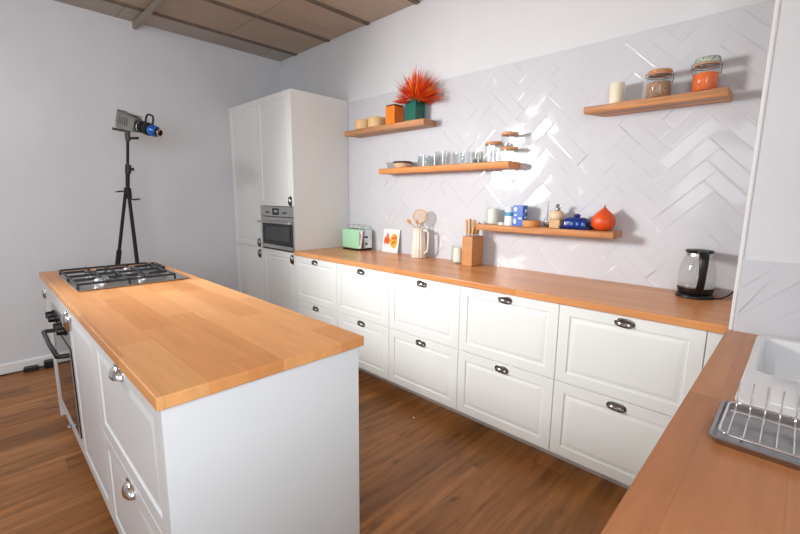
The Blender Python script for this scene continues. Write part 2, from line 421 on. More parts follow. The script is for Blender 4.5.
# ------------------------------------------------------------------ kitchen fronts and handles
def front(x0, x1, z0, z1, y, fr=0.052, th=0.02):
    mb = MB()
    def L(i, d): return [(x0+i, y+d, z0+i), (x1-i, y+d, z0+i), (x1-i, y+d, z1-i), (x0+i, y+d, z1-i)]
    mb.loops([L(0, th), L(0, 0.002), L(0.002, 0), L(fr, 0), L(fr+0.004, 0.0055), L(fr+0.013, 0.0065), L(fr+0.03, 0.0015), L(fr+0.034, 0.0015)])
    return mb
def cup_pull(cx, cz, y, vertical=False, s=1.0):
    """bin cup pull: oval flange with a hollow half dome over it"""
    mb = MB(); bm = mb.bm; rx, ry, rz = 0.041*s, 0.023*s, 0.030*s; na, nf = 18, 7
    def P(x, yy, z): return (cx+z, y+yy, cz+x) if vertical else (cx+x, y+yy, cz+z)
    for k in (1.0, 0.93):
        g = [[bm.verts.new(P(rx*k*math.cos(PI*a/na)*math.cos(PI/2*f/nf*0.97), -ry*k*math.sin(PI*a/na)**0.8*math.cos(PI/2*f/nf*0.97) if 0 < a < na else 0.0, rz*k*math.sin(PI/2*f/nf*0.97)-0.012*s)) for a in range(na+1)] for f in range(nf+1)]
        for A, B in zip(g, g[1:]):
            for i in range(na): bm.faces.new([A[i], A[i+1], B[i+1], B[i]])
        if k == 1.0: lip0 = g[0]
        else:
            for i in range(na): bm.faces.new([lip0[i], lip0[i+1], g[0][i+1], g[0][i]])
    fl = []
    for k in range(28):
        a = 2*PI*k/28; fl.append((0.046*s*math.copysign(abs(math.cos(a))**0.8, math.cos(a)), 0.023*s*math.copysign(abs(math.sin(a))**0.8, math.sin(a))))
    mb.loops([[P(u, -0.0002, v) for u, v in fl], [P(u, -0.003, v) for u, v in fl], [P(u*0.93, -0.0042, v*0.9) for u, v in fl]])
    return mb

def drawer_unit(x0, x1, label):
    w = (x1-x0)/2; c = (x0+x1)/2
    r = thing('base_cabinet', label, 'cabinet', (c, 0, 0), group='two-drawer base cabinets along the tiled wall')
    MB().box(-w+0.001, w-0.001, -0.600, -0.012, Z0-0.002, ZT-TH-0.001).build('body', 'carcass_white', r)
    for (a, b) in ((Z0, ZM-0.0015), (ZM+0.0015, ZTOP)):
        d = front(-w+0.0015, w-0.0015, a, b, YFR).build('drawer', 'cabinet_white', r, 20)
        cup_pull(0, b-0.034, YFR, s=0.93).build('handle', 'nickel', d, 50)
    return r
xs = [0.0, 0.5985, 1.1966, 1.802, 2.4025, 2.998]
labs = ['white two-drawer base cabinet next to the tall cabinet, below the mint toaster',
        'white two-drawer base cabinet below the printed card and the pitcher of utensils',
        'white two-drawer base cabinet below the wooden knife block',
        'white two-drawer base cabinet between the knife block\'s and the kettle\'s, below the pumpkin shelf',
        'white two-drawer base cabinet in the corner, below the glass kettle']
for i in range(5): drawer_unit(xs[i], xs[i+1], labs[i])
tag(MB().box(2.9985, 3.085, -0.618, -0.60, Z0, ZTOP, 0.001).build('corner_filler', 'cabinet_white'), 'narrow white filler strip in the corner between cabinet and sink counter', 'filler panel')
tag(MB().box(0.002, 3.085, -0.486, -0.470, 0.001, Z0-0.004, 0.001).build('plinth', 'carcass_white'), 'white plinth board recessed under the row of drawer cabinets', 'plinth')
back_top = MB().box(0.002, XP-0.002, YW, -0.010, ZT-TH, ZT, 0.003, 2).build('worktop', 'counter_wood')
tag(back_top, 'long oiled wood worktop along the tiled wall carrying toaster and kettle', 'worktop')

# tall cabinets
ZH = 2.318
def tall_unit(x0, x1, label, oven):
    w = (x1-x0)/2; c = (x0+x1)/2
    r = thing('tall_cabinet', label, 'cabinet', (c, 0, 0))
    mb = MB()
    if not oven: mb.box(-w+0.002, w-0.001, -0.600, -0.001, Z0-0.002, ZH-0.004, 0.001)
    else:
        mb.box(-w+0.001, w-0.002, -0.600, -0.001, Z0-0.002, 0.925, 0.001).box(-w+0.001, w-0.002, -0.600, -0.001, 1.335, ZH-0.004, 0.001)
        mb.box(-w+0.001, -w+0.016, -0.6, -0.001, 0.925, 1.335).box(w-0.018, w-0.002, -0.6, -0.001, 0.925, 1.335).box(-w+0.016, w-0.018, -0.02, -0.001, 0.925, 1.335)
    mb.build('body', 'carcass_white', r)
    if oven:
        MB().box(w-0.0015, w+0.0005, YFR, -0.001, 0.945, ZH, 0.0005).build('side_panel', 'cabinet_white', r)
    zs = ((Z0, 0.921, True), (1.336 if oven else 0.925, ZH, False))
    for a, b, low in zs:
        d = front(-w+0.0015, w-0.0018, a, b, YFR).build('door', 'cabinet_white', r, 20)
        cup_pull(w-0.045, (b-0.06) if low else (a+0.045), YFR, True).build('handle', 'nickel', d, 50)
    return r
tall_unit(-1.199, -0.6, 'tall white two-door cabinet between the wall and the oven cabinet', False)
tall_unit(-0.6, 0.0, 'tall white cabinet housing the steel built-in oven, beside the drawer cabinets', True)
tag(MB().box(XL+0.002, 0.0, -0.486, -0.470, 0.001, Z0-0.004, 0.001).build('plinth', 'carcass_white'), 'white plinth board recessed under the two tall cabinets', 'plinth')
# built-in steel oven
ov = thing('built_in_oven', 'compact stainless steel oven built into the tall white cabinet', 'oven', (-0.3, -0.6, 0.925))
MB().box(-0.28, 0.278, 0.004, 0.5, 0.002, 0.402).build('body', 'black_satin', ov)
cp = MB().box(-0.297, 0.295, -0.026, 0.003, 0.315, 0.406, 0.002).build('control_panel', 'steel', ov)
MB().box(-0.07, 0.05, -0.028, -0.0245, 0.33, 0.39, 0.001).build('display', 'display', cp)
mb = MB()
for k, (a, b) in enumerate(((-0.035, -0.02), (-0.012, 0.003), (0.012, 0.027))): mb.box(a, b, -0.0286, -0.0278, 0.352, 0.374)
mb.build('digits', 'digits', cp)
for kx in (-0.16, 0.145):
    MB().box(kx-0.035, kx+0.035, -0.034, -0.0255, 0.345, 0.357, 0.003).build('knob', 'black_plastic', cp)
dr = MB()
dr.box(-0.297, 0.295, -0.024, 0.002, 0.246, 0.309, 0.002).box(-0.297, -0.277, -0.024, 0.002, 0.018, 0.246, 0.001).box(0.275, 0.295, -0.024, 0.002, 0.018, 0.246, 0.001).box(-0.297, 0.295, -0.024, 0.002, 0.012, 0.045, 0.002)
dr = dr.build('door', 'steel', ov)
MB().box(-0.277, 0.275, -0.022, 0.002, 0.045, 0.246).build('glass', 'oven_glass', dr)
MB().box(-0.215, 0.213, -0.0228, -0.0221, 0.09, 0.222).build('window', 'oven_window', dr)
mb = MB().tube([(-0.285, -0.066, 0.262), (0.275, -0.066, 0.262)], 0.011, 12)
for sx in (-0.26, 0.24): mb.rod((sx, -0.024, 0.262), (sx, -0.066, 0.262), 0.008)
mb.build('handle', 'steel', dr, 40)
MB().box(-0.297, 0.295, -0.018, 0.002, 0.0, 0.010).build('vent_strip', 'black_satin', ov)

# ------------------------------------------------------------------ island
IX0, IX1, IY0, IY1 = -0.128, 2.180, -2.348, -1.705
IF = -2.335                                    # island door faces
tag(MB().box(IX0, IX1, IY0, IY1, ZT-TH, ZT, 0.003, 2).build('worktop', 'island_wood'), 'beech stave worktop on the white kitchen island, carrying the gas hob', 'worktop')
def island_unit(x0, x1, label, name='base_cabinet'):
    r = thing(name, label, 'cabinet', ((x0+x1)/2, 0, 0)); return r, (x1-x0)/2
# drawer unit
r, w = island_unit(1.36, 2.142, 'white two-drawer island cabinet with shiny cup pulls beside the end panel')
MB().box(-w+0.001, w-0.001, IF+0.022, -1.73, Z0-0.002, ZT-TH-0.001).build('body', 'carcass_white', r)
for a, b in ((Z0, ZM-0.0015), (ZM+0.0015, ZTOP)):
    d = front(-w+0.0015, w-0.0015, a, b, IF).build('drawer', 'panel_white', r, 20)
    cup_pull(0, b-0.034, IF, s=1.15).build('handle', 'chrome', d, 50)
# door unit
r, w = island_unit(0.762, 1.36, 'white one-door island cabinet between the black oven and the drawers')
MB().box(-w+0.001, w-0.001, IF+0.022, -1.73, Z0-0.002, ZT-TH-0.001).build('body', 'carcass_white', r)
d = front(-w+0.0015, w-0.0015, Z0, ZTOP, IF).build('door', 'panel_white', r, 20)
cup_pull(-w+0.045, ZTOP-0.075, IF, True, s=1.15).build('handle', 'chrome', d, 50)
# oven housing
r, w = island_unit(0.162, 0.762, 'white island cabinet housing the black oven, small drawer at its foot')
mb = MB().box(-w+0.001, -w+0.017, IF+0.022, -1.73, Z0-0.002, ZT-TH-0.001).box(w-0.017, w-0.001, IF+0.022, -1.73, Z0-0.002, ZT-TH-0.001)
mb.box(-w+0.017, w-0.017, IF+0.022, -1.73, Z0-0.002, 0.20).box(-w+0.017, w-0.017, IF+0.022, -1.73, 0.815, ZT-TH-0.001).box(-w+0.017, w-0.017, -1.75, -1.73, 0.2, 0.815)
mb.build('body', 'carcass_white', r)
MB().box(-w+0.0015, w-0.0015, IF, IF+0.02, 0.808, ZTOP, 0.0015).build('top_rail', 'panel_white', r)
d = MB().box(-w+0.0015, w-0.0015, IF, IF+0.02, Z0, 0.203, 0.0015).build('drawer', 'panel_white', r)
kn = MB().lathe([(0.006, 0), (0.006, 0.012), (0.012, 0.016), (0.013, 0.024), (0.006, 0.028), (0, 0.028)], n=16)
kn.xform(Matrix.Translation((0.0, IF, 0.16)) @ Matrix.Rotation(PI/2, 4, 'X')).build('knob', 'chrome', d, 40)
# oven
ov = thing('oven', 'black glass oven with black knobs and bar handle built into the island', 'oven', (0.462, IF, 0.207))
MB().box(-0.28, 0.28, 0.024, 0.55, 0.0, 0.6).build('body', 'black_satin', ov)
cp = MB().box(-0.297, 0.297, -0.002, 0.022, 0.475, 0.598, 0.002).build('control_panel', 'steel', ov)
for kx in (-0.2, -0.1, 0.1, 0.2):
    k_ = MB().lathe([(0.026, 0.0), (0.026, 0.006), (0.021, 0.009), (0.019, 0.034), (0.016, 0.037), (0, 0.037)], n=20)
    k_.xform(Matrix.Translation((kx, -0.002, 0.545)) @ Matrix.Rotation(PI/2, 4, 'X')).build('knob', 'black_plastic', cp, 40)
MB().box(-0.045, 0.045, -0.0028, -0.0018, 0.525, 0.565).build('display', 'display', cp)
d = MB().box(-0.297, 0.297, -0.006, 0.022, 0.004, 0.470, 0.002).build('door', 'oven_glass', ov)
for a, b, c_, e in ((-0.297, -0.283, 0.004, 0.47), (0.283, 0.297, 0.004, 0.47)): MB().box(a, b, -0.0075, -0.0055, c_, e).build('door_edge', 'steel', d)
mb = MB().tube([(-0.27, -0.006, 0.435), (-0.27, -0.040, 0.438), (-0.262, -0.052, 0.438), (0, -0.056, 0.438), (0.262, -0.052, 0.438), (0.27, -0.040, 0.438), (0.27, -0.006, 0.435)], 0.011, 10)
mb.build('handle', 'black_plastic', d, 60)
# narrow pull-out beside the end panel of the hob end
r, w = island_unit(-0.085, 0.162, 'narrow white pull-out cabinet at the hob end of the island')
MB().box(-w+0.001, w-0.001, IF+0.022, -1.73, Z0-0.002, ZT-TH-0.001).build('body', 'carcass_white', r)
d = MB().box(-w+0.0015, w-0.0015, IF, IF+0.02, Z0, ZTOP, 0.002).build('door', 'panel_white', r)
cup_pull(-0.085, ZTOP-0.085, IF, True, s=0.85).build('handle', 'chrome', d, 50)
tag(MB().box(-0.112, -0.086, IF-0.001, -1.718, 0.001, ZT-TH-0.001, 0.001).build('end_panel', 'panel_white'), 'white end panel closing the hob end of the island', 'panel')
tag(MB().box(2.143, 2.165, IF-0.001, -1.718, 0.001, ZT-TH-0.001, 0.001).build('end_panel', 'panel_white'), 'large plain white end panel of the island, facing the sink counter', 'panel')
tag(MB().box(-0.084, 2.142, -1.7295, -1.7185, 0.001, ZT-TH-0.001, 0.001).build('back_panel', 'panel_white'), 'white back panel of the island, facing the drawer cabinets', 'panel')
tag(MB().box(-0.085, 2.142, IF+0.10, IF+0.116, 0.001, Z0-0.004, 0.001).build('plinth', 'carcass_white'), 'white plinth board recessed under the island oven and drawers', 'plinth')

# gas hob
hb = thing('gas_hob', 'four-burner gas hob with black iron grates set in the island worktop', 'hob', (0.415, -2.02, ZT))
MB().box(-0.292, 0.292, -0.262, 0.262, 0.0008, 0.008, 0.003, 2).build('top_plate', 'steel', hb)
burn = [(-0.155, -0.13, 0.036), (-0.155, 0.065, 0.045), (0.150, -0.13, 0.050), (0.150, 0.065, 0.036)]
for bx, by, br in burn:
    b_ = MB().lathe([(br*1.15, 0.008), (br*1.15, 0.014), (br, 0.018), (br*0.95, 0.024), (0, 0.024)], (bx, by, 0), 28).build('burner', 'burner_alloy', hb, 40)
    MB().lathe([(br*0.78, 0.0245), (br*0.8, 0.029), (br*0.74, 0.032), (0, 0.033)], (bx, by, 0), 28).build('burner_cap', 'burner_alloy' if br > 0.04 else 'cast_iron', b_, 40)
for gi, gx0, gx1 in ((0, -0.286, -0.006), (1, 0.002, 0.286)):
    y0, y1 = -0.255, 0.186; zt = 0.040; tb = 0.005
    mb = MB()
    mb.box(gx0, gx1, y0-tb, y0+tb, zt-0.011, zt, 0.002).box(gx0, gx1, y1-tb, y1+tb, zt-0.011, zt, 0.002)
    mb.box(gx0, gx0+2*tb, y0, y1, zt-0.011, zt, 0.002).box(gx1-2*tb, gx1, y0, y1, zt-0.011, zt, 0.002)
    ym = (y0+y1)/2
    mb.box(gx0, gx1, ym-tb, ym+tb, zt-0.012, zt, 0.002)
    xm = burn[0][0] if gi == 0 else burn[2][0]
    for by in (-0.13, 0.065):
        ya, yb = (y0, ym) if by < 0 else (ym, y1)
        mb.box(gx0, xm-0.03, by-tb*0.8, by+tb*0.8, zt-0.012, zt+0.002, 0.001).box(xm+0.03, gx1, by-tb*0.8, by+tb*0.8, zt-0.012, zt+0.002, 0.001)
        mb.box(xm-tb*0.8, xm+tb*0.8, ya, by-0.028, zt-0.012, zt+0.002, 0.001).box(xm-tb*0.8, xm+tb*0.8, by+0.028, yb, zt-0.012, zt+0.002, 0.001)
    g_ = mb.build('grate', 'cast_iron', hb)
    for fx in (gx0+tb, gx1-tb):
        for fy in (y0, ym, y1):
            MB().box(fx-tb, fx+tb, fy-tb, fy+tb, 0.008, zt-0.012, 0.001).build('foot', 'cast_iron', g_)
for k in range(4):
    MB().lathe([(0.02, 0.008), (0.02, 0.012), (0.0155, 0.015), (0.0145, 0.034), (0.012, 0.037), (0, 0.037)], (-0.262+0.065*k, 0.225, 0), 18).build('knob', 'black_plastic', hb, 40)

# ------------------------------------------------------------------ sink counter
SX0, SX1 = 3.063, XR-0.003
sx0, sx1, sy0, sy1 = 3.150, 3.70, -1.412, -0.722   # sink outline
mb = MB()
wy_end = -3.35
mb.box(SX0, sx0+0.02, wy_end, YP-0.010, ZT-TH, ZT, 0.0)
mb.box(sx0+0.02, sx1-0.02, wy_end, sy0+0.02, ZT-TH, ZT, 0.0)
mb.box(sx0+0.02, sx1-0.02, sy1-0.02, YP-0.010, ZT-TH, ZT, 0.0)
mb.box(sx1-0.02, SX1, wy_end, YP-0.010, ZT-TH, ZT, 0.0)
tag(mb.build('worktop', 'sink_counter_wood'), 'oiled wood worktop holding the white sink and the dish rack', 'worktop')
# sink cabinets below (fronts face the aisle)
def aisle_cab(y0, y1, label, sink=False):
    w = (y1-y0)/2
    r = thing('sink_cabinet' if sink else 'base_cabinet', label, 'cabinet', (0, (y0+y1)/2, 0), -PI/2)
    # local x = -world y, local -y = world -x
    f = -(-3.088)  # face plane at world x 3.088 -> local y = x
    top = 0.70 if sink else ZT-TH-0.001
    MB().box(-w+0.001, w-0.001, 3.110, 3.70, Z0-0.002, top).build('body', 'carcass_white', r)
    d = front(-w+0.0015, w-0.0015, Z0, ZTOP, 3.088).build('door', 'cabinet_white', r, 20)
    cup_pull(0, ZTOP-0.034, 3.088).build('handle', 'nickel', d, 50)
    return r
aisle_cab(-1.43, -0.70, 'white cabinet under the sink, hidden below the wood counter', True)
aisle_cab(-2.06, -1.432, 'white base cabinet under the dish rack, hidden below the wood counter')
aisle_cab(-2.70, -2.062, 'white base cabinet under the bare end of the wood sink counter')
aisle_cab(-3.34, -2.702, 'last white base cabinet of the wood sink counter')
tag(MB().box(3.14, 3.156, wy_end+0.01, -0.70, 0.001, Z0-0.004, 0.001).build('plinth', 'carcass_white'), 'white plinth board recessed under the sink counter', 'plinth')
# ceramic sink: rim, bowl, drainer with grooves
def rrect(x0, x1, y0, y1, r, z, n=5):
    P = []
    for cx, cy, a0 in ((x1-r, y1-r, 0), (x0+r, y1-r, PI/2), (x0+r, y0+r, PI), (x1-r, y0+r, 1.5*PI)):
        for k in range(n+1): a = a0+PI/2*k/n; P.append((cx+r*math.cos(a), cy+r*math.sin(a), z))
    return P
sk = thing('sink', 'white ceramic sink with deep bowl and drainer let into the wood counter', 'sink', (3.425, -1.067, ZT))
ax0, ax1, ay0, ay1 = sx0-3.425, sx1-3.425, sy0+1.067, sy1+1.067
bx0, bx1, by0, by1 = 0.0-0.252, 0.20, -0.088, 0.302   # bowl
mb = MB()
zr = 0.012
mb.loops([rrect(ax0+0.004, ax1-0.004, ay0+0.004, ay1-0.004, 0.028, 0.0006), rrect(ax0, ax1, ay0, ay1, 0.03, 0.004), rrect(ax0, ax1, ay0, ay1, 0.03, zr-0.004),
          rrect(ax0+0.004, ax1-0.004, ay0+0.004, ay1-0.004, 0.028, zr),
          rrect(bx0-0.006, bx1+0.006, by0-0.006, by1+0.006, 0.034, zr), rrect(bx0, bx1, by0, by1, 0.03, zr-0.006),
          rrect(bx0+0.012, bx1-0.012, by0+0.012, by1-0.012, 0.03, -0.15), rrect(bx0+0.03, bx1-0.03, by0+0.03, by1-0.03, 0.03, -0.172)], cap0=False)
basin = mb.build('basin', 'sink_white', sk, 35)
mb = MB()
for k in range(6):
    gx = bx0+0.06+k*0.07
    mb.box(gx-0.022, gx+0.022, ay0+0.03, by0-0.028, zr+0.0002, zr+0.0055, 0.0024, 2)
mb.build('drainer_ribs', 'sink_white', sk, 40)
MB().lathe([(0.042, -0.171), (0.042, -0.168), (0.03, -0.167), (0.0, -0.169)], ((bx0+bx1)/2, (by0+by1)/2, 0), 24).build('drain', 'chrome', sk, 40)
# drip tray
ty0, ty1, tx0, tx1 = -1.645, -1.428, 3.132, 3.56
tr = MB().loops([rrect(tx0+0.008, tx1-0.008, ty0+0.008, ty1-0.008, 0.014, ZT+0.001), rrect(tx0, tx1, ty0, ty1, 0.018, ZT+0.014), rrect(tx0+0.006, tx1-0.006, ty0+0.006, ty1-0.006, 0.014, ZT+0.0155),
     rrect(tx0+0.012, tx1-0.012, ty0+0.012, ty1-0.012, 0.012, ZT+0.006), rrect(tx0+0.016, tx1-0.016, ty0+0.016, ty1-0.016, 0.012, ZT+0.004)]).build('drip_tray', 'tray_steel', None, 35)
tag(tr, 'shallow grey metal drip tray under the wire dish rack', 'tray')
rk = thing('dish_rack', 'chrome wire dish rack with upright prongs standing in the metal tray', 'dish rack', (3.345, -1.535, ZT+0.0065))
zq = 0.013
fr_ = [(x-3.345, y+1.535, zq) for x, y, z in rrect(tx0+0.014, tx1-0.02, ty0+0.02, ty1-0.016, 0.02, 0)]
mb = MB().tube(fr_, 0.0026, 8, closed=True)
mb.rod((tx0+0.02-3.345, 0.035, zq), (tx1-0.02-3.345, 0.035, zq), 0.0025)
for fx in (tx0+0.05-3.345, tx1-0.06-3.345):
    for fy in (-0.08, 0.08): mb.rod((fx, fy, 0.0005), (fx, fy, zq), 0.003)
mb.build('frame', 'chrome', rk, 60)
for k in range(16):
    px = 3.160+k*0.0236-3.345
    MB().tube([(px, -0.088, zq+0.001), (px, 0.04, zq+0.001), (px, 0.05, zq+0.004), (px, 0.054, zq+0.012), (px, 0.052, zq+0.066)], [0.0017]*5, 8).build('prong', 'chrome', rk, 60)

# ------------------------------------------------------------------ live-edge shelves
def shelf(x0, x1, z0, z1, dep, mat, label, wav, slantl=0.0, slantr=0.0, seed=0):
    rd = random.Random(seed); n = 60; mb = MB(); loops = []
    ph = [rd.uniform(0, 6.28) for _ in range(4)]
    for i in range(n+1):
        s = i/n; bx = x0+(x1-x0)*s
        wv = wav*(math.sin(7*s+ph[0])*0.6+math.sin(17*s+ph[1])*0.3+math.sin(37*s+ph[2])*0.15)
        yf = -dep+wv; xf = bx+(slantl*(1-s)**6)+(slantr*s**6)
        b = wav*0.8*math.sin(11*s+ph[3])+wav*0.6
        loops.append([(bx, -0.0095, z0), (bx, -0.0095, z1), (xf, yf+0.004+max(b, 0), z1), (xf, yf, z1-0.006), (xf, yf+0.001, (z0+z1)/2), (xf, yf+0.006, z0+0.005), (xf, yf+0.010, z0)])
    mb.loops(loops)
    return tag(mb.build('wall_shelf', mat, None, 35), label, 'shelf')
shelf(0.19, 1.086, 1.966, 2.012, 0.165, 'shelf_wood_dark', 'short live-edge wood wall shelf under the green pot and orange canister', 0.006, slantl=-0.05, seed=1)
shelf(0.600, 1.819, 1.618, 1.660, 0.168, 'shelf_wood_orange', 'long straight-edged wood wall shelf holding glass tumblers and lidded jars', 0.0006, seed=2)
shelf(1.585, 2.479, 1.204, 1.243, 0.170, 'shelf_wood', 'live-edge wood wall shelf holding the pumpkin and blue butter dish', 0.008, seed=3)
shelf(2.325, 2.905, 1.886, 1.923, 0.175, 'shelf_wood', 'short live-edge wood wall shelf holding the two clip-top jars', 0.004, slantl=-0.055, seed=4)
S1, S2, S3, S4 = 2.0125, 1.6605, 1.2435, 1.9235

# ---- shelf 1
for x, lab in ((0.318, 'round pale bamboo box on the top shelf, next to the tall cabinet'), (0.492, 'round pale bamboo box on the top shelf, touching the orange canister side')):
    r = thing('bamboo_box', lab, 'box', (x, -0.088, S1), group='round bamboo boxes')
    MB().lathe([(0, 0), (0.074, 0), (0.076, 0.002), (0.076, 0.055)], n=32, cap=False).build('base', 'pale_bamboo', r, 40)
    MB().lathe([(0.078, 0.055), (0.0785, 0.057), (0.0785, 0.078), (0.076, 0.081), (0, 0.081), (0, 0.055)], n=32, cap=False).build('lid', 'pale_bamboo', r, 40)
r = thing('canister', 'square orange canister with dark rim on the top shelf', 'canister', (0.715, -0.1, S1))
MB().box(-0.052, 0.052, -0.052, 0.052, 0, 0.138, 0.004, 2).build('body', 'orange_tin', r)
MB().box(-0.05, 0.05, -0.05, 0.05, 0.1385, 0.150, 0.003, 2).build('lid', 'tin_rim', r)
r = thing('potted_plant', 'spiky orange-red plant in a square dark green pot on the top shelf', 'plant', (0.935, -0.092, S1))
mb = MB()
for a in ((-0.053, -0.045, -0.053, 0.053), (0.045, 0.053, -0.053, 0.053), (-0.045, 0.045, -0.053, -0.045), (-0.045, 0.045, 0.045, 0.053)): mb.box(a[0], a[1], a[2], a[3], 0, 0.15)
mb.box(-0.045, 0.045, -0.045, 0.045, 0, 0.01)
pot = mb.build('pot', 'green_pot', r)
MB().box(-0.0445, 0.0445, -0.0445, 0.0445, 0.0105, 0.135).build('soil', 'soil', r)
mb = MB(); bm = mb.bm
rd = random.Random(5)
for k in range(620):
    th = rd.uniform(0, 2*PI); el = math.asin(rd.uniform(-0.12, 1.0)); ln = rd.uniform(0.10, 0.185)*(1.0 if el > 0.2 else 1.02)
    d = Vector((math.cos(th)*math.cos(el)*1.12, math.sin(th)*math.cos(el)*0.55, math.sin(el)*0.95)); 
    if d.x < -0.2 and d.z < 0.6: ln *= 0.72
    base = Vector((d.x*0.03, d.y*0.03, 0.150+max(0, d.z)*0.02)) + d*rd.uniform(0.01, 0.095)
    tip = base+d*ln + Vector((0, 0, -0.02*(1-el)))
    tip.y = min(tip.y, 0.074)
    if min(base.x, tip.x) < -0.15 and tip.z < 0.165: tip.z = 0.165+rd.uniform(0, 0.02)
    s = d.cross(Vector((0, 0, 1))); 
    if s.length < 0.01: s = Vector((1, 0, 0))
    s.normalize(); u = s.cross(d).normalized(); w_ = rd.uniform(0.004, 0.007); mid = base+(tip-base)*0.35
    A = bm.verts.new(base); T = bm.verts.new(tip)
    mm = [bm.verts.new(mid+s*w_), bm.verts.new(mid+u*w_*0.35), bm.verts.new(mid-s*w_), bm.verts.new(mid-u*w_*0.35)]
    for i in range(4): bm.faces.new([A, mm[i], mm[(i+1) % 4]]); bm.faces.new([T, mm[(i+1) % 4], mm[i]])
mb.build('foliage', 'spiky_leaf', r)

# ---- shelf 2
def glass_bowl(x, y, r0, h, lab, mat, rim=None, z=S2):
    r = thing('glass_bowl', lab, 'bowl', (x, y, z), group='glass bowls on the long shelf')
    MB().lathe([(0, 0), (r0*0.5, 0), (r0*0.8, h*0.3), (r0, h), (r0-0.003, h), (r0*0.77, h*0.32), (r0*0.48, 0.004), (0, 0.004)], n=32, cap=False).build('bowl', mat, r, 40)
    if rim: MB().tube([(r0*math.cos(a*PI/16), r0*math.sin(a*PI/16), h) for a in range(32)], 0.0035, 8, True).build('rim', rim, r, 60)
    return r
glass_bowl(0.672, -0.09, 0.045, 0.055, 'small clear glass bowl at the end of the long shelf', 'bowl_glass')
r = thing('glass_bowl', 'wide glass bowl with a brown patterned rim on the long shelf', 'bowl', (0.805, -0.09, S2), group='glass bowls on the long shelf')
MB().lathe([(0, 0), (0.05, 0), (0.07, 0.02), (0.076, 0.048), (0.073, 0.048), (0.067, 0.022), (0.047, 0.004), (0, 0.004)], n=32, cap=False).build('bowl', 'beige_ceramic', r, 40)
MB().lathe([(0.0765, 0.036), (0.078, 0.05), (0.075, 0.052), (0.0735, 0.040)], n=32, cap=False).build('rim', 'bronze_glass', r, 40)
def tumbler(x, y, r0, h, lab, mat, z=S2):
    o = MB().lathe([(0, 0), (r0*0.86, 0), (r0, h), (r0-0.0025, h), (r0*0.86-0.002, 0.008), (0, 0.008)], (0, 0, 0), 28, cap=False).build('tumbler', mat, None, 40, (x, y, z))
    return tag(o, lab, 'glass', 'glasses on the long shelf')
tumbler(1.03, -0.09, 0.046, 0.086, 'frosted glass next to the brown-rimmed bowl on the long shelf', 'frosted_glass')
tumbler(1.125, -0.07, 0.042, 0.082, 'frosted glass between another frosted glass and the thick clear tumbler', 'frosted_glass')
tumbler(1.225, -0.095, 0.058, 0.100, 'thick clear tumbler, largest glass on the long shelf', 'bowl_glass')
tumbler(1.365, -0.08, 0.044, 0.088, 'thin clear glass just beyond the thick tumbler on the long shelf', 'clear_glass')
tumbler(1.445, -0.115, 0.036, 0.086, 'thin clear glass in front of the dark-based one on the long shelf', 'clear_glass')
r = thing('tumbler', 'smoky glass with dark base in the middle of the long shelf\'s glasses', 'glass', (1.500, -0.045, S2), group='glasses on the long shelf')
MB().lathe([(0, 0), (0.034, 0), (0.042, 0.084), (0.0395, 0.084), (0.032, 0.01), (0, 0.01)], n=28, cap=False).build('cup', 'bowl_glass', r, 40)
MB().lathe([(0, 0.0105), (0.0305, 0.0105), (0.032, 0.026), (0, 0.026)], n=24, cap=False).build('tea_lights', 'smoke_glass_dark', r, 40)
tumbler(1.552, -0.112, 0.034, 0.078, 'narrow clear glass beside the single wood-lidded jar', 'bowl_glass')
def lidded_jar(x, y, z, r0, h, lab):
    r = thing('storage_jar', lab, 'jar', (x, y, z), group='wood-lidded glass jars on the long shelf')
    MB().lathe([(0, 0), (r0-0.004, 0), (r0, 0.004), (r0, h-0.018), (r0-0.0025, h-0.018), (r0-0.0025, 0.006), (0, 0.005)], n=32, cap=False).build('glass', 'clear_glass', r, 40)
    MB().lathe([(0, h-0.017), (r0+0.001, h-0.017), (r0+0.002, h-0.014), (r0+0.002, h-0.002), (r0, h), (0, h)], n=32, cap=False).build('lid', 'lid_wood', r, 40)
    return r
lidded_jar(1.652, -0.085, S2, 0.056, 0.136, 'tall single glass jar with wood lid on the long shelf')
lidded_jar(1.776, -0.09, S2, 0.054, 0.092, 'lower glass jar with wood lid, carrying another jar on top')
lidded_jar(1.777, -0.09, S2+0.0925, 0.054, 0.092, 'upper glass jar with wood lid, stacked on another jar')

# ---- shelf 3
r = thing('candle_holder', 'white candle in a glass holder at the knife-block end of the lower shelf', 'candle', (1.672, -0.085, S3))
MB().lathe([(0, 0), (0.041, 0), (0.043, 0.003), (0.043, 0.118), (0.0405, 0.118), (0.0405, 0.006), (0, 0.006)], n=28, cap=False).build('glass', 'clear_glass', r, 40)
MB().lathe([(0, 0.0065), (0.036, 0.0065), (0.036, 0.104), (0.033, 0.107), (0, 0.105)], n=28, cap=False).build('candle', 'wax', r, 40)
MB().rod((0, 0, 0.104), (0.001, 0, 0.114), 0.0012, 6).build('wick', 'black_satin', r)
o = MB().lathe([(0, 0), (0.018, 0), (0.019, 0.002), (0.019, 0.016), (0.017, 0.016), (0.016, 0.012), (0, 0.012)], n=20, cap=False).build('tea_light', 'paper_white', None, 40, (1.748, -0.10, S3))
tag(o, 'tiny white tea light between the candle holder and the blue-banded can', 'candle')
r = thing('salt_can', 'white cylindrical can with blue band beside the blue carton', 'can', (1.803, -0.085, S3))
MB().cyl(0.034, 0, 0.116, n=28, bev=0.002).build('can', 'paper_white', r, 40)
MB().lathe([(0.0346, 0.062), (0.0346, 0.088)], n=28, cap=False).build('printed_band', 'print_teal', r, 40)
MB().lathe([(0.0346, 0.090), (0.0346, 0.114)], n=28, cap=False).build('printed_top_band', 'print_pale', r, 40)
MB().cyl(0.031, 0.1162, 0.121, n=24, bev=0.001).build('lid', 'print_pale', r, 40)
r = thing('carton', 'small upright blue carton with pale printing on the lower shelf', 'carton', (1.878, -0.088, S3))
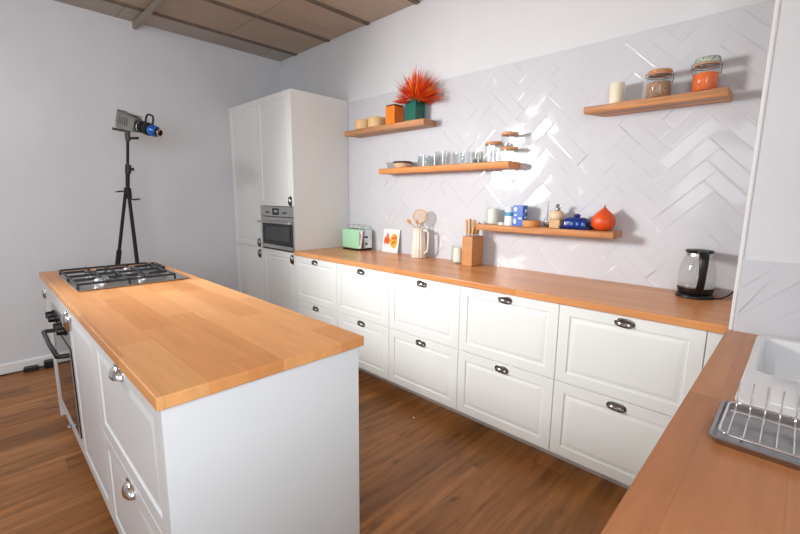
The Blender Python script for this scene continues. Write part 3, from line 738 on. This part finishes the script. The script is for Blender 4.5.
MB().box(-0.036, 0.036, -0.030, 0.030, 0, 0.134, 0.001).build('box', 'carton_blue', r)
mb = MB()
for (u, v, a, b) in ((-0.018, 0.108, 0.012, 0.014), (-0.02, 0.03, 0.010, 0.018), (-0.016, 0.07, 0.008, 0.006), (0.016, 0.05, 0.014, 0.006)):
    mb.prism([(u+a*math.cos(k*PI/8), v+b*math.sin(k*PI/8)) for k in range(16)], 'y', -0.0312, -0.0301)
for (u, v, a, b) in ((0.006, 0.098, 0.016, 0.012), (0.004, 0.056, 0.018, 0.008), (0.0, 0.02, 0.012, 0.006), (-0.012, 0.076, 0.008, 0.004)):
    mb.prism([(u+a*math.cos(k*PI/8), v+b*math.sin(k*PI/8)) for k in range(16)], 'x', 0.0361, 0.0372)
mb.build('printing', 'print_pale', r)
o = MB().lathe([(0, 0), (0.054, 0), (0.057, 0.004), (0.057, 0.036), (0.054, 0.040), (0, 0.040)], n=28, cap=False).build('log_slice', 'log_wood', None, 40, (1.965, -0.095, S3))
tag(o, 'round wooden block between the blue carton and the slim glass bottle', 'wooden block')
r = thing('oil_bottle', 'slim clear glass bottle with thin pourer rod and dark base', 'bottle', (2.062, -0.08, S3))
MB().lathe([(0, 0), (0.020, 0), (0.021, 0.003), (0.021, 0.055), (0.009, 0.072), (0.008, 0.10), (0.0065, 0.10), (0.0065, 0.072), (0.0185, 0.054), (0.0185, 0.005), (0, 0.005)], n=20, cap=False).build('glass', 'clear_glass', r, 40)
MB().lathe([(0, 0.0055), (0.018, 0.0055), (0.018, 0.018), (0, 0.018)], n=20, cap=False).build('contents', 'bronze_glass', r, 40)
MB().tube([(0, 0, 0.02), (0, 0, 0.15), (0.004, -0.004, 0.162)], 0.0016, 6).build('pourer', 'nickel', r, 60)
r = thing('spice_jar', 'two-tone beige spice jar with metal pump top next to the butter dish', 'jar', (2.128, -0.09, S3))
MB().box(-0.034, 0.034, -0.034, 0.034, 0, 0.052, 0.004, 2).build('base', 'tan_ceramic', r)
MB().lathe([(0, 0.0525), (0.034, 0.0525), (0.041, 0.064), (0.041, 0.086), (0.032, 0.100), (0.02, 0.106), (0, 0.106)], n=28, cap=False).build('body', 'beige_ceramic', r, 40)
MB().lathe([(0.015, 0.1062), (0.017, 0.109), (0.015, 0.122), (0.008, 0.126), (0.008, 0.134), (0, 0.134)], n=20).build('pump', 'nickel', r, 40)
MB().tube([(-0.006, 0, 0.137), (0.0, -0.004, 0.140), (0.03, -0.01, 0.137)], [0.006, 0.006, 0.003], 8).build('nozzle', 'nickel', r, 60)
r = thing('butter_dish', 'cobalt blue butter dish with knobbed lid beside the pumpkin', 'butter dish', (2.250, -0.090, S3))
MB().loops([rrect(-0.078, 0.078, -0.046, 0.046, 0.012, 0.0), rrect(-0.092, 0.092, -0.060, 0.060, 0.016, 0.012), rrect(-0.092, 0.092, -0.060, 0.060, 0.016, 0.016), rrect(-0.078, 0.078, -0.046, 0.046, 0.012, 0.008)]).build('plate', 'cobalt', r, 35)
lid = MB().loops([rrect(-0.070, 0.070, -0.040, 0.040, 0.014, 0.0165), rrect(-0.070, 0.070, -0.040, 0.040, 0.014, 0.045), rrect(-0.062, 0.062, -0.033, 0.033, 0.016, 0.062), rrect(-0.045, 0.045, -0.018, 0.018, 0.012, 0.069)]).build('lid', 'cobalt', r, 50)
MB().sphere((0, 0, 0.079), 0.02, 0.016, 0.012, 20).build('knob', 'cobalt', lid, 60)
mb = MB()
for k in range(4):
    u = -0.048+k*0.032
    mb.prism([(u+0.010*math.cos(q*PI/6)*(0.7+0.3*math.cos(q*PI/2)), 0.032+0.010*math.sin(q*PI/6)) for q in range(12)], 'y', -0.0408, -0.0401)
mb.build('painted_flowers', 'cobalt_light', lid)
r = thing('pumpkin', 'small orange teardrop pumpkin at the end of the lower shelf', 'pumpkin', (2.402, -0.095, S3))
prof = [(0, 0.004), (0.02, 0.0), (0.042, 0.006), (0.058, 0.024), (0.064, 0.046), (0.061, 0.068), (0.050, 0.088), (0.036, 0.102), (0.022, 0.114), (0.012, 0.124), (0.006, 0.130), (0, 0.131)]
MB().lathe(prof, n=40, flute=9, fa=0.018, cap=False).build('body', 'pumpkin', r, 60)
MB().tube([(0, 0, 0.128), (0.001, 0, 0.138), (0.004, 0, 0.144)], [0.006, 0.004, 0.003], 8).build('stem', 'pumpkin_stem', r, 60)

# ---- shelf 4
r = thing('pillar_candle', 'ivory pillar candle standing alone on the clip-top jar shelf', 'candle', (2.408, -0.085, S4))
MB().lathe([(0, 0), (0.034, 0), (0.036, 0.002), (0.036, 0.112), (0.033, 0.116), (0.02, 0.113), (0, 0.112)], n=32, cap=False).build('wax', 'ivory_wax', r, 40)
MB().rod((0, 0, 0.111), (0.001, 0, 0.121), 0.0012, 6).build('wick', 'black_satin', r)
def clip_jar(x, y, z, r0, h, fill, fillmat, lidmat, lab, ring, lidh=0.034):
    r = thing('clip_top_jar', lab, 'jar', (x, y, z))
    hb_ = h-lidh
    MB().lathe([(0, 0), (r0-0.006, 0), (r0, 0.006), (r0, hb_*0.82), (r0*0.86, hb_), (r0*0.86-0.003, hb_), (r0-0.003, hb_*0.81), (r0-0.003, 0.008), (0, 0.006)], n=36, cap=False).build('glass', 'clear_glass', r, 50)
    MB().lathe([(0, 0.0085), (r0-0.006, 0.0085), (r0-0.0042, 0.011), (r0-0.0042, fill-0.006), (r0*0.6, fill), (0, fill+0.002)], n=32, cap=False).build('contents', fillmat, r, 50)
    l = MB().lathe([(0, hb_+0.006), (r0*0.88, hb_+0.006), (r0*0.95, hb_+0.010), (r0*0.95, h-0.006), (r0*0.9, h-0.001), (r0*0.6, h), (0, h)], n=36, cap=False).build('lid', lidmat, r, 50)
    MB().lathe([(r0*0.84, hb_+0.0005), (r0*0.93, hb_+0.0005), (r0*0.93, hb_+0.0055), (r0*0.84, hb_+0.0055)], n=36, cap=False).build('gasket', ring, r, 50)
    mb = MB().tube([(r0*0.90*math.cos(a*PI/16), r0*0.90*math.sin(a*PI/16), hb_-0.006) for a in range(32)], 0.0018, 6, True)
    mb.tube([(-r0*0.9, 0.0, hb_-0.006), (-r0*1.08, 0, hb_-0.002), (-r0*1.1, 0, hb_+0.012), (-r0*0.98, 0, hb_+0.02)], 0.0018, 6)
    mb.tube([(r0*0.9, 0.0, hb_-0.006), (r0*1.06, 0, hb_+0.002), (r0*1.06, 0, hb_-0.03), (r0*1.02, 0, hb_-0.045)], 0.0018, 6)
    mb.build('wire_clip', 'nickel' if lidmat != 'copper' else 'copper', r, 60)
    return r
clip_jar(2.608, -0.09, S4, 0.058, 0.140, 0.086, 'buckwheat', 'lid_copper', 'clip-top glass jar of brown grain with coppery lid', 'gasket', 0.023)
clip_jar(2.803, -0.09, S4, 0.055, 0.158, 0.092, 'orange_lentils', 'lid_glass_grey', 'taller clip-top glass jar of orange lentils with greyish lid', 'gasket')

# ------------------------------------------------------------------ on the long worktop
ZC = ZT+0.0006
r = thing('toaster', 'mint green toaster with chrome end on the long worktop', 'toaster', (0.250, -0.115, ZC))
MB().box(-0.125, 0.118, -0.080, 0.080, 0.014, 0.190, 0.014, 3).build('body', 'mint', r, 40)
MB().box(0.1185, 0.128, -0.074, 0.074, 0.018, 0.186, 0.004, 2).build('end_cap', 'chrome', r)
MB().box(-0.118, 0.118, -0.076, 0.076, 0.0, 0.0135, 0.003).build('base', 'black_plastic', r)
mb = MB()
for yy in (-0.022, 0.022): mb.box(-0.09, 0.085, yy-0.012, yy+0.012, 0.1902, 0.1912)
mb.build('slots', 'black_satin', r)
mb = MB()
for yy in (-0.035, 0.035): mb.tube([(-0.09, yy, 0.1905), (-0.09, yy, 0.228), (0.0, yy, 0.232), (0.085, yy, 0.228), (0.085, yy, 0.1905)], 0.0022, 6)
for k in range(6): mb.rod((-0.08+k*0.032, -0.035, 0.230), (-0.08+k*0.032, 0.035, 0.230), 0.0018, 6)
mb.build('warming_rack', 'chrome', r, 60)
lv = MB().box(0.1285, 0.142, -0.014, 0.014, 0.115, 0.130, 0.003).build('lever', 'black_plastic', r)
mb = MB().lathe([(0.013, 0), (0.012, 0.01), (0, 0.01)], n=16)
mb.xform(Matrix.Translation((0.128, 0, 0.06)) @ Matrix.Rotation(PI/2, 4, 'Y')).build('browning_knob', 'nickel', r, 40)
# printed card leaning on the wall
r = thing('recipe_card', 'white glossy card printed with orange vegetables leaning on the tiles', 'card', (0.620, -0.052, ZC))
r.rotation_euler = (math.radians(-9), 0, 0)
MB().box(-0.098, 0.098, -0.004, 0.004, 0.0, 0.205, 0.001).build('board', 'paper_white', r)
def blob(mb, u, v, a, b, y0=-0.0052, n=18, j=0.12, rd=random.Random(3)):
    mb.prism([(u+a*math.cos(k*2*PI/n)*(1+rd.uniform(-j, j)), v+b*math.sin(k*2*PI/n)*(1+rd.uniform(-j, j))) for k in range(n)], 'y', y0, -0.0041)
mb = MB(); blob(mb, 0.040, 0.105, 0.046, 0.064); mb.build('printed_dish', 'print_yellow', r)
mb = MB(); blob(mb, -0.042, 0.118, 0.018, 0.050, -0.0050); blob(mb, -0.070, 0.100, 0.012, 0.034, -0.0050); blob(mb, -0.024, 0.10, 0.014, 0.03, -0.0050); blob(mb, 0.058, 0.135, 0.018, 0.020, -0.0058); mb.build('printed_carrots', 'print_orange', r)
mb = MB(); blob(mb, 0.03, 0.085, 0.010, 0.012, -0.0058); blob(mb, 0.052, 0.095, 0.009, 0.012, -0.0058); blob(mb, 0.028, 0.125, 0.010, 0.012, -0.0058); mb.build('printed_tomatoes', 'print_red', r)
# pitcher and utensils
r = thing('pitcher', 'cream fluted pitcher with handle holding kitchen utensils on the worktop', 'pitcher', (1.012, -0.105, ZC))
MB().lathe([(0, 0), (0.056, 0), (0.060, 0.004), (0.055, 0.10), (0.047, 0.19), (0.045, 0.232), (0.048, 0.240), (0.045, 0.241), (0.042, 0.232), (0.044, 0.19), (0.052, 0.1), (0.054, 0.012), (0, 0.010)], n=96, flute=14, fa=0.035, cap=False).build('body', 'cream', r, 50)
MB().tube([(0.044, 0, 0.222), (0.080, 0.004, 0.222), (0.092, 0.006, 0.205), (0.092, 0.006, 0.12), (0.086, 0.005, 0.06), (0.060, 0, 0.04)], 0.008, 10).build('handle', 'cream', r, 60)
r = thing('skimmer', 'round wire skimmer standing in the cream pitcher', 'utensil', (1.012, -0.090, ZC+0.02))
MB().tube([(-0.01, 0.01, 0.0), (0.0, 0.0, 0.22), (0.002, -0.005, 0.255)], 0.005, 8).build('handle', 'handle_wood', r, 60)
ring = [(0.005+0.062*math.cos(a*PI/16), -0.012+0.012*math.cos(a*PI/16), 0.310+0.055*math.sin(a*PI/16)) for a in range(32)]
hd = MB().tube(ring, 0.0035, 8, True)
hd.build('hoop', 'handle_wood', r, 60)
mb = MB()
for k in range(-6, 7):
    s = k/7; c_ = math.sqrt(1-s*s)
    mb.rod((0.005+0.062*s, -0.012+0.012*s, 0.310-0.055*c_), (0.005+0.062*s, -0.012+0.012*s, 0.310+0.055*c_), 0.0014, 5)
    mb.rod((0.005-0.062*c_, -0.012-0.012*c_, 0.310+0.055*s), (0.005+0.062*c_, -0.012+0.012*c_, 0.310+0.055*s), 0.0014, 5)
mb.build('mesh', 'beige_ceramic', r)
for nm, lab, tip, hw in (('wooden_spoon', 'wooden spoon sticking out sideways from the cream pitcher', (-0.105, -0.035, 0.285), 0.017), ('spatula', 'short wooden spatula upright at the front of the cream pitcher', (-0.004, -0.04, 0.285), 0.013)):
    r = thing(nm, lab, 'utensil', (1.012, -0.105, ZC+0.02) if nm == 'wooden_spoon' else (1.030, -0.118, ZC+0.02))
    a = Vector((0.012, 0.012, 0.0)); b = Vector((tip[0]*0.28, tip[1]*0.5, 0.222)); c_ = Vector(tip)
    MB().tube([a, b, b+(c_-b)*0.55], 0.004, 8).build('handle', 'handle_wood', r, 60)
    MB().tube([b+(c_-b)*0.5, b+(c_-b)*0.62, b+(c_-b)*0.85, c_], [0.004, hw*0.7, hw*0.8, 0.004], 12).build('head', 'handle_wood', r, 60)
# glass candle cup
r = thing('candle_cup', 'white candle in a clear glass beside the knife block', 'candle', (1.393, -0.088, ZC))
MB().lathe([(0, 0), (0.052, 0), (0.054, 0.004), (0.050, 0.128), (0.0475, 0.128), (0.051, 0.009), (0, 0.008)], n=28, cap=False).build('glass', 'clear_glass', r, 40)
MB().lathe([(0, 0.0085), (0.040, 0.0085), (0.038, 0.112), (0.034, 0.115), (0, 0.113)], n=28, cap=False).build('candle', 'wax', r, 40)
# knife block
r = thing('knife_block', 'upright wooden knife block full of wood-handled knives on the worktop', 'knife block', (1.535, -0.115, ZC))
MB().box(-0.043, 0.043, -0.068, 0.068, 0.0, 0.212, 0.003, 2).build('block', 'block_wood', r)
mb = MB()
for a, b in ((-0.022, -0.045), (0.0, -0.045), (0.022, -0.04), (-0.022, 0.0), (0.0, 0.0), (0.022, 0.0), (-0.012, 0.04), (0.014, 0.04)):
    mb.box(a-0.0022, a+0.0022, b-0.013, b+0.013, 0.2122, 0.2126)
mb.build('slots', 'black_satin', r)
kn_labels = ['knife at the block corner nearest the pitcher, wood handle', 'knife second along the front row of the knife block, wood handle', 'knife third along the front row of the block, leaning to the shelf',
             'wood-handled knife in the block\'s middle row, pitcher side', 'wood-handled knife at the centre of the block', 'wood-handled knife in the block\'s middle row, shelf side', 'wood-handled knife in the block\'s back row, pitcher side', 'wood-handled knife in the block\'s back row, shelf side']
for lab, (a, b, h, lx) in zip(kn_labels, ((-0.022, -0.045, 0.105, -0.004), (0.0, -0.045, 0.11, 0.0), (0.022, -0.04, 0.10, 0.016), (-0.022, 0.0, 0.115, -0.004), (0.0, 0.0, 0.105, 0.002), (0.022, 0.0, 0.09, 0.02), (-0.012, 0.04, 0.10, 0.0), (0.014, 0.04, 0.085, 0.012))):
    k_ = thing('knife', lab, 'knife', (1.535+a, -0.115+b, ZC+0.2128), group='wood-handled knives in the block')
    MB().tube([(0, 0, 0.0002), (0, 0, 0.010)], 0.005, 10).build('bolster', 'steel', k_, 40)
    MB().tube([(0, 0, 0.0105), (lx*0.2, 0, 0.03), (lx*0.6, 0, h*0.7), (lx*1.2, -0.002, h*0.98), (lx*1.4, -0.003, h*1.08)], [0.0068, 0.008, 0.0075, 0.009, 0.006], 10).build('handle', 'handle_wood', k_, 60)
# kettle
KX, KY = 2.872, -0.130
r = thing('kettle', 'glass electric kettle with black handle, base and lid on the worktop', 'kettle', (KX, KY, ZC))
MB().lathe([(0, 0), (0.078, 0), (0.082, 0.004), (0.081, 0.012), (0.074, 0.018), (0, 0.018)], n=40, cap=False).build('power_base', 'black_plastic', r, 40)
MB().lathe([(0, 0.0185), (0.068, 0.0185), (0.073, 0.024), (0.0765, 0.045), (0.0765, 0.050), (0, 0.050)], n=40, cap=False).build('heater_base', 'black_plastic', r, 40)
MB().lathe([(0.0765, 0.0505), (0.078, 0.075), (0.077, 0.11), (0.072, 0.15), (0.063, 0.185), (0.053, 0.212), (0.050, 0.222)], n=48, cap=False).build('jug', 'kettle_glass', r, 60)
MB().lathe([(0.0755, 0.0508), (0.0765, 0.053), (0.074, 0.057), (0, 0.057)], n=40, cap=False).build('steel_plate', 'steel', r, 40)
MB().lathe([(0.051, 0.2195), (0.056, 0.222), (0.060, 0.230), (0.056, 0.234), (0.02, 0.238), (0, 0.238)], n=40).build('lid', 'black_plastic', r, 40)
MB().lathe([(0.0525, 0.206), (0.0555, 0.206), (0.0535, 0.219), (0.050, 0.219)], n=40, cap=False).build('collar', 'steel', r, 40)
hdir = Vector((0.35, -1.0, 0)).normalized(); side = Vector((-hdir.y, hdir.x, 0))
loops = []
for d_, z_, w_, t_ in ((0.048, 0.228, 0.020, 0.008), (0.075, 0.232, 0.021, 0.008), (0.096, 0.222, 0.021, 0.010), (0.108, 0.195, 0.019, 0.011), (0.112, 0.150, 0.017, 0.011), (0.108, 0.100, 0.016, 0.010), (0.098, 0.065, 0.016, 0.009), (0.078, 0.040, 0.017, 0.008)):
    loops.append((d_, z_, w_, t_))
LP = []
for i, (d_, z_, w_, t_) in enumerate(loops):
    p = loops[max(i-1, 0)]; q = loops[min(i+1, len(loops)-1)]
    tg = Vector((q[0]-p[0], q[1]-p[1])).normalized(); nn = Vector((-tg.y, tg.x))
    c_ = hdir*d_+Vector((0, 0, z_)); nv = hdir*nn.x+Vector((0, 0, nn.y))
    LP.append([c_+side*(w_*math.cos(k*PI/6))+nv*(t_*math.sin(k*PI/6)) for k in range(12)])
MB().loops(LP).build('handle', 'black_plastic', r, 60)
sp = -hdir
MB().loops([[tuple(sp*a+side*b+Vector((0, 0, z_))) for a, b in ((0.050, -0.02), (0.062, -0.012), (0.066, 0), (0.062, 0.012), (0.050, 0.02))] for z_ in (0.198, 0.220)]).build('spout', 'steel', r, 40)
r2 = MB().tube([(KX+0.078, KY-0.01, ZC+0.006), (KX+0.105, KY-0.012, ZC+0.008), (KX+0.135, KY+0.0, ZC+0.028), (KX+0.160, KY+0.015, ZC+0.060), (XP-0.0025, KY+0.03, ZC+0.085)], 0.0035, 8).build('power_cord', 'black_plastic', r, 60)
r2.parent = r; r2.location = (-KX, -KY, -ZC)

# ------------------------------------------------------------------ studio light on its stand
SXp, SYp = -0.80, -1.705
vd = Vector((-0.976, 0.22, 0)); rt = Vector((0.22, 0.976, 0))
r = thing('studio_light', 'focusing studio light with blue snoot on a black tripod stand by the wall', 'studio light', (SXp, SYp, 0))
dirs = [-rt*0.92, rt*0.22-vd*0.92, rt*0.28+vd*0.85]
hubz = 1.46; hof = rt*0.024
for i, d_ in enumerate(dirs):
    a = hof+d_*0.018+Vector((0, 0, hubz-0.02)); b = d_*0.262+Vector((0, 0, 0.012))
    lg = MB().tube([a, b], 0.0125, 10).build('leg', 'black_satin', r, 60)
    s0, s1 = (0.33, 0.72) if i == 0 else (0.5, 0.8)
    MB().tube([a.lerp(b, s0), a.lerp(b, s1)], 0.019, 12).build('sleeve', 'rubber_black', lg, 60)
    MB().lathe([(0, 0), (0.017, 0), (0.017, 0.03), (0.012, 0.036), (0, 0.036)], tuple(d_*0.262)[:2]+(0.0008,), 14, cap=False).build('foot', 'rubber_black', lg, 40)
MB().cyl(0.026, hubz-0.07, hubz+0.02, (hof.x, hof.y, 0), n=16, bev=0.004).build('hub', 'black_satin', r, 40)
pole_top = Vector((0.02, 0.055, 1.885))
pb = hof+Vector((0, 0, hubz+0.0)); 
MB().tube([hof+Vector((0, 0, hubz-0.06)), pb, pb.lerp(pole_top, 0.45)], 0.0155, 12).build('pole', 'black_satin', r, 60)
MB().tube([pb.lerp(pole_top, 0.35), pole_top], 0.011, 12).build('pole_extension', 'black_satin', r, 60)
pc = pb.lerp(pole_top, 0.4)
MB().tube([pc-Vector((0, 0, 0.035)), pc+Vector((0.003, 0.006, 0.035))], 0.022, 14).build('collar', 'black_plastic', r, 60)
mb = MB()
for (z_, s_) in ((hubz-0.01, -1), (hubz-0.075, 1)):
    p0 = hof+Vector((0, 0, z_)); MB().tube([p0+rt*s_*0.02, p0+rt*s_*0.055, p0+rt*s_*0.085+Vector((0, 0, 0.006*s_))], [0.006, 0.007, 0.004], 8).build('clamp_lever', 'black_plastic', r, 60)
MB().tube([pc+rt*0.015, pc+rt*0.045], [0.01, 0.013], 10).build('collar_knob', 'black_plastic', r, 60)
# head
A = Vector((-0.845, -1.686, 2.026))-Vector((SXp, SYp, 0)); B = Vector((-0.50, -1.494, 1.905))-Vector((SXp, SYp, 0))
ax = (B-A).normalized(); up0 = Vector((0, 0, 1)); sd = ax.cross(up0).normalized(); upv = sd.cross(ax).normalized()
R4 = Matrix((ax, -sd, upv)).transposed().to_4x4(); R4.translation = A
L = (B-A).length
body = MB().loops([[(x, y, z) for (y, z) in ((-hw_, -hh), (hw_, -hh), (hw_, hh*0.6), (hw_*0.7, hh), (-hw_*0.7, hh), (-hw_, hh*0.6))] for x, hw_, hh in ((0.03, 0.046, 0.060), (0.04, 0.050, 0.064), (0.10, 0.050, 0.062), (0.185, 0.048, 0.056), (0.2, 0.044, 0.050))])
body = body.xform(R4).build('body', 'head_grey', r, 30)
mb = MB()
for k in range(5): mb.box(0.055+k*0.02, 0.064+k*0.02, -0.0515, 0.0515, -0.03, 0.03, 0.001)
mb.xform(R4).build('cooling_fins', 'head_dark', body)
mb = MB().box(0.02, 0.20, -0.028, 0.028, 0.0645, 0.072, 0.003).box(0.016, 0.029, -0.042, 0.042, -0.03, 0.076, 0.003)
mb.xform(R4).build('top_rail', 'head_grey', body)
def xl(prof, n=24):  # lathe about the head axis
    m = MB().lathe(prof, n=n, cap=False); m.xform(R4 @ Matrix.Rotation(PI/2, 4, 'Y')); return m
xl([(0.0, 0.2005), (0.040, 0.2005), (0.048, 0.21), (0.048, 0.262), (0.040, 0.268), (0, 0.268)]).build('mount_ring', 'black_satin', r, 40)
xl([(0.041, 0.2285), (0.0495, 0.2285), (0.0495, 0.236), (0.041, 0.236)]).build('chrome_ring', 'chrome', r, 40)
xl([(0.0, 0.2685), (0.044, 0.2685), (0.050, 0.276), (0.050, 0.318), (0.040, 0.326), (0, 0.326)]).build('focus_barrel', 'black_satin', r, 40)
xl([(0.0, 0.3265), (0.043, 0.3265), (0.043, 0.375), (0.036, 0.388), (0, 0.388)]).build('snoot', 'blue_anodised', r, 40)
fl_ = xl([(0.0, 0.3885), (0.028, 0.3885), (0.031, 0.394), (0.031, L-0.004), (0.028, L), (0.023, L), (0.022, L-0.01), (0, L-0.01)]).build('lens_tube', 'black_plastic', r, 40)
xl([(0.0, L-0.0095), (0.0215, L-0.0095), (0.018, L-0.006), (0, L-0.004)]).build('lens', 'lens', fl_, 60)
xl([(0.0225, L-0.001), (0.0305, L-0.001), (0.030, L+0.002), (0.0235, L+0.002)]).build('lens_ring', 'copper', fl_, 60)
hp = [R4 @ Vector(p) for p in ((0.285, -0.032, 0.045), (0.287, -0.034, 0.085), (0.292, -0.026, 0.104), (0.296, 0.0, 0.110), (0.292, 0.026, 0.104), (0.287, 0.034, 0.085), (0.285, 0.032, 0.045))]
hpp = [R4 @ Vector(p) for p in ((0.262, 0, 0.046), (0.262, 0, 0.085), (0.272, 0, 0.106), (0.298, 0, 0.112), (0.322, 0, 0.106), (0.332, 0, 0.085), (0.332, 0, 0.046))]
MB().tube(hpp, 0.0075, 10).build('loop_handle', 'black_plastic', r, 60)
# bracket and tilt handle
bk = Vector((pole_top.x, pole_top.y, 1.885))
mb = MB().tube([pole_top-Vector((0, 0, 0.03)), pole_top+Vector((0.005, 0.0, 0.055))], 0.020, 12)
mb.build('tilt_bracket', 'head_dark', r, 60)
br_c = pole_top+Vector((0.004, 0.0, 0.045))
MB().tube([br_c+rt*0.05+Vector((0, 0, 0.006)), br_c-rt*0.02, br_c-rt*0.10+Vector((0, 0, 0.010))], [0.008, 0.010, 0.010], 10).build('tilt_handle', 'head_dark', r, 60)
MB().tube([br_c+rt*0.01-Vector((0, 0, 0.055)), br_c+rt*0.075-Vector((0, 0, 0.05))], [0.009, 0.011], 10).build('clamp_knob', 'black_plastic', r, 60)

# ------------------------------------------------------------------ floor bits by the far wall
o = MB().box(-0.045, 0.045, -0.024, 0.024, 0, 0.036, 0.006, 2).build('power_adapter', 'black_plastic', None, None, (XL+0.045, -2.395, 0.001)); o.rotation_euler = (0, 0, 1.45)
tag(o, 'small black power adapter on the floor in front of the baseboard', 'adapter')
o = MB().box(-0.05, 0.05, -0.03, 0.03, 0, 0.06, 0.008, 2).build('power_adapter', 'black_plastic', None, None, (XL+0.055, -2.265, 0.001)); o.rotation_euler = (0, 0, 1.5)
tag(o, 'larger black power adapter on the floor, closer to the island end panel', 'adapter')
pts = [(XL+0.03, -3.4, 0.007), (XL+0.022, -3.0, 0.007), (XL+0.03, -2.7, 0.007), (XL+0.026, -2.55, 0.007), (XL+0.04, -2.45, 0.01), (XL+0.045, -2.442, 0.015)]
tag(MB().tube(pts, 0.005, 8).build('floor_cable', 'rubber_black', None, 60), 'black cord lying along the baseboard, leading to the small adapter', 'cord')
pts = [(XL+0.045, -2.348, 0.016), (XL+0.04, -2.335, 0.012), (XL+0.045, -2.316, 0.016)]
tag(MB().tube(pts, 0.005, 8).build('floor_cable', 'rubber_black', None, 60), 'short black cord joining the two adapters by the baseboard', 'cord')
for (x, y, lab) in ((1.02, -0.80, 'white crumb on the floor close to the island worktop corner'), (1.55, -0.735, 'white crumb on the floor below the knife block cabinet')):
    o = MB().sphere((0, 0, 0.004), 0.009, 0.006, 0.004, 10).build('crumb', 'crumb', None, 60, (x, y, 0.0006)); tag(o, lab, 'crumb')

# ------------------------------------------------------------------ lights
def area(name, loc, target, sx, sy, power, col, spread=180):
    l = bpy.data.lights.new(name, 'AREA'); l.shape = 'RECTANGLE'; l.size = sx; l.size_y = sy; l.energy = power; l.color = col; l.spread = math.radians(spread)
    o = bpy.data.objects.new(name, l); COL.objects.link(o); o.location = loc
    o.rotation_euler = (Vector(target)-Vector(loc)).to_track_quat('-Z', 'Y').to_euler()
    return o
area('softbox_light', (0.12, -2.95, 1.93), (1.9, -0.3, 1.35), 0.52, 0.52, 23, (1.0, 0.985, 0.96), 88)
area('window_daylight', (XR-0.01, (wy0+wy1)/2, (wz0+wz1)/2), (0, (wy0+wy1)/2, 1.2), 2.3, 1.35, 60, (0.93, 0.965, 1.0))
area('left_wall_fill', (-0.2, -4.0, 2.84), (-1.1, -1.9, 0.9), 0.6, 0.6, 14, (0.97, 0.985, 1.0), 130)  # added fill light out of view, brightens the left wall
area('window_daylight', ((fx0+fx1)/2, YF+0.01, (fz0+fz1)/2), ((fx0+fx1)/2, 0, 1.4), 0.92, 1.0, 6, (0.92, 0.96, 1.0))
wd = bpy.data.worlds.new('World'); scene.world = wd; wd.use_nodes = True
bg = wd.node_tree.nodes['Background']
bg.inputs[0].default_value = (0.75, 0.85, 1.0, 1); bg.inputs[1].default_value = 0.8

# ------------------------------------------------------------------ camera
cam = bpy.data.cameras.new('Camera'); co = bpy.data.objects.new('Camera', cam); COL.objects.link(co)
cam.sensor_width = 36; cam.lens = 18.5927; cam.clip_start = 0.05
X_, Y_, Z_ = Vector((0.717886, 0.69609, 0.009901)), Vector((-0.119446, 0.109151, 0.986823)), Vector((0.685837, -0.709609, 0.161503))
mw = Matrix((X_, Y_, Z_)).transposed().to_4x4(); mw.translation = (3.21537, -2.60227, 1.40788)
co.matrix_world = mw
scene.camera = co
scene.cycles.transparent_max_bounces = 32
scene.view_settings.view_transform = 'Standard'; scene.view_settings.look = 'None'
scene.view_settings.gamma = 1.0; scene.view_settings.use_curve_mapping = False
scene.view_settings.exposure = 0.22
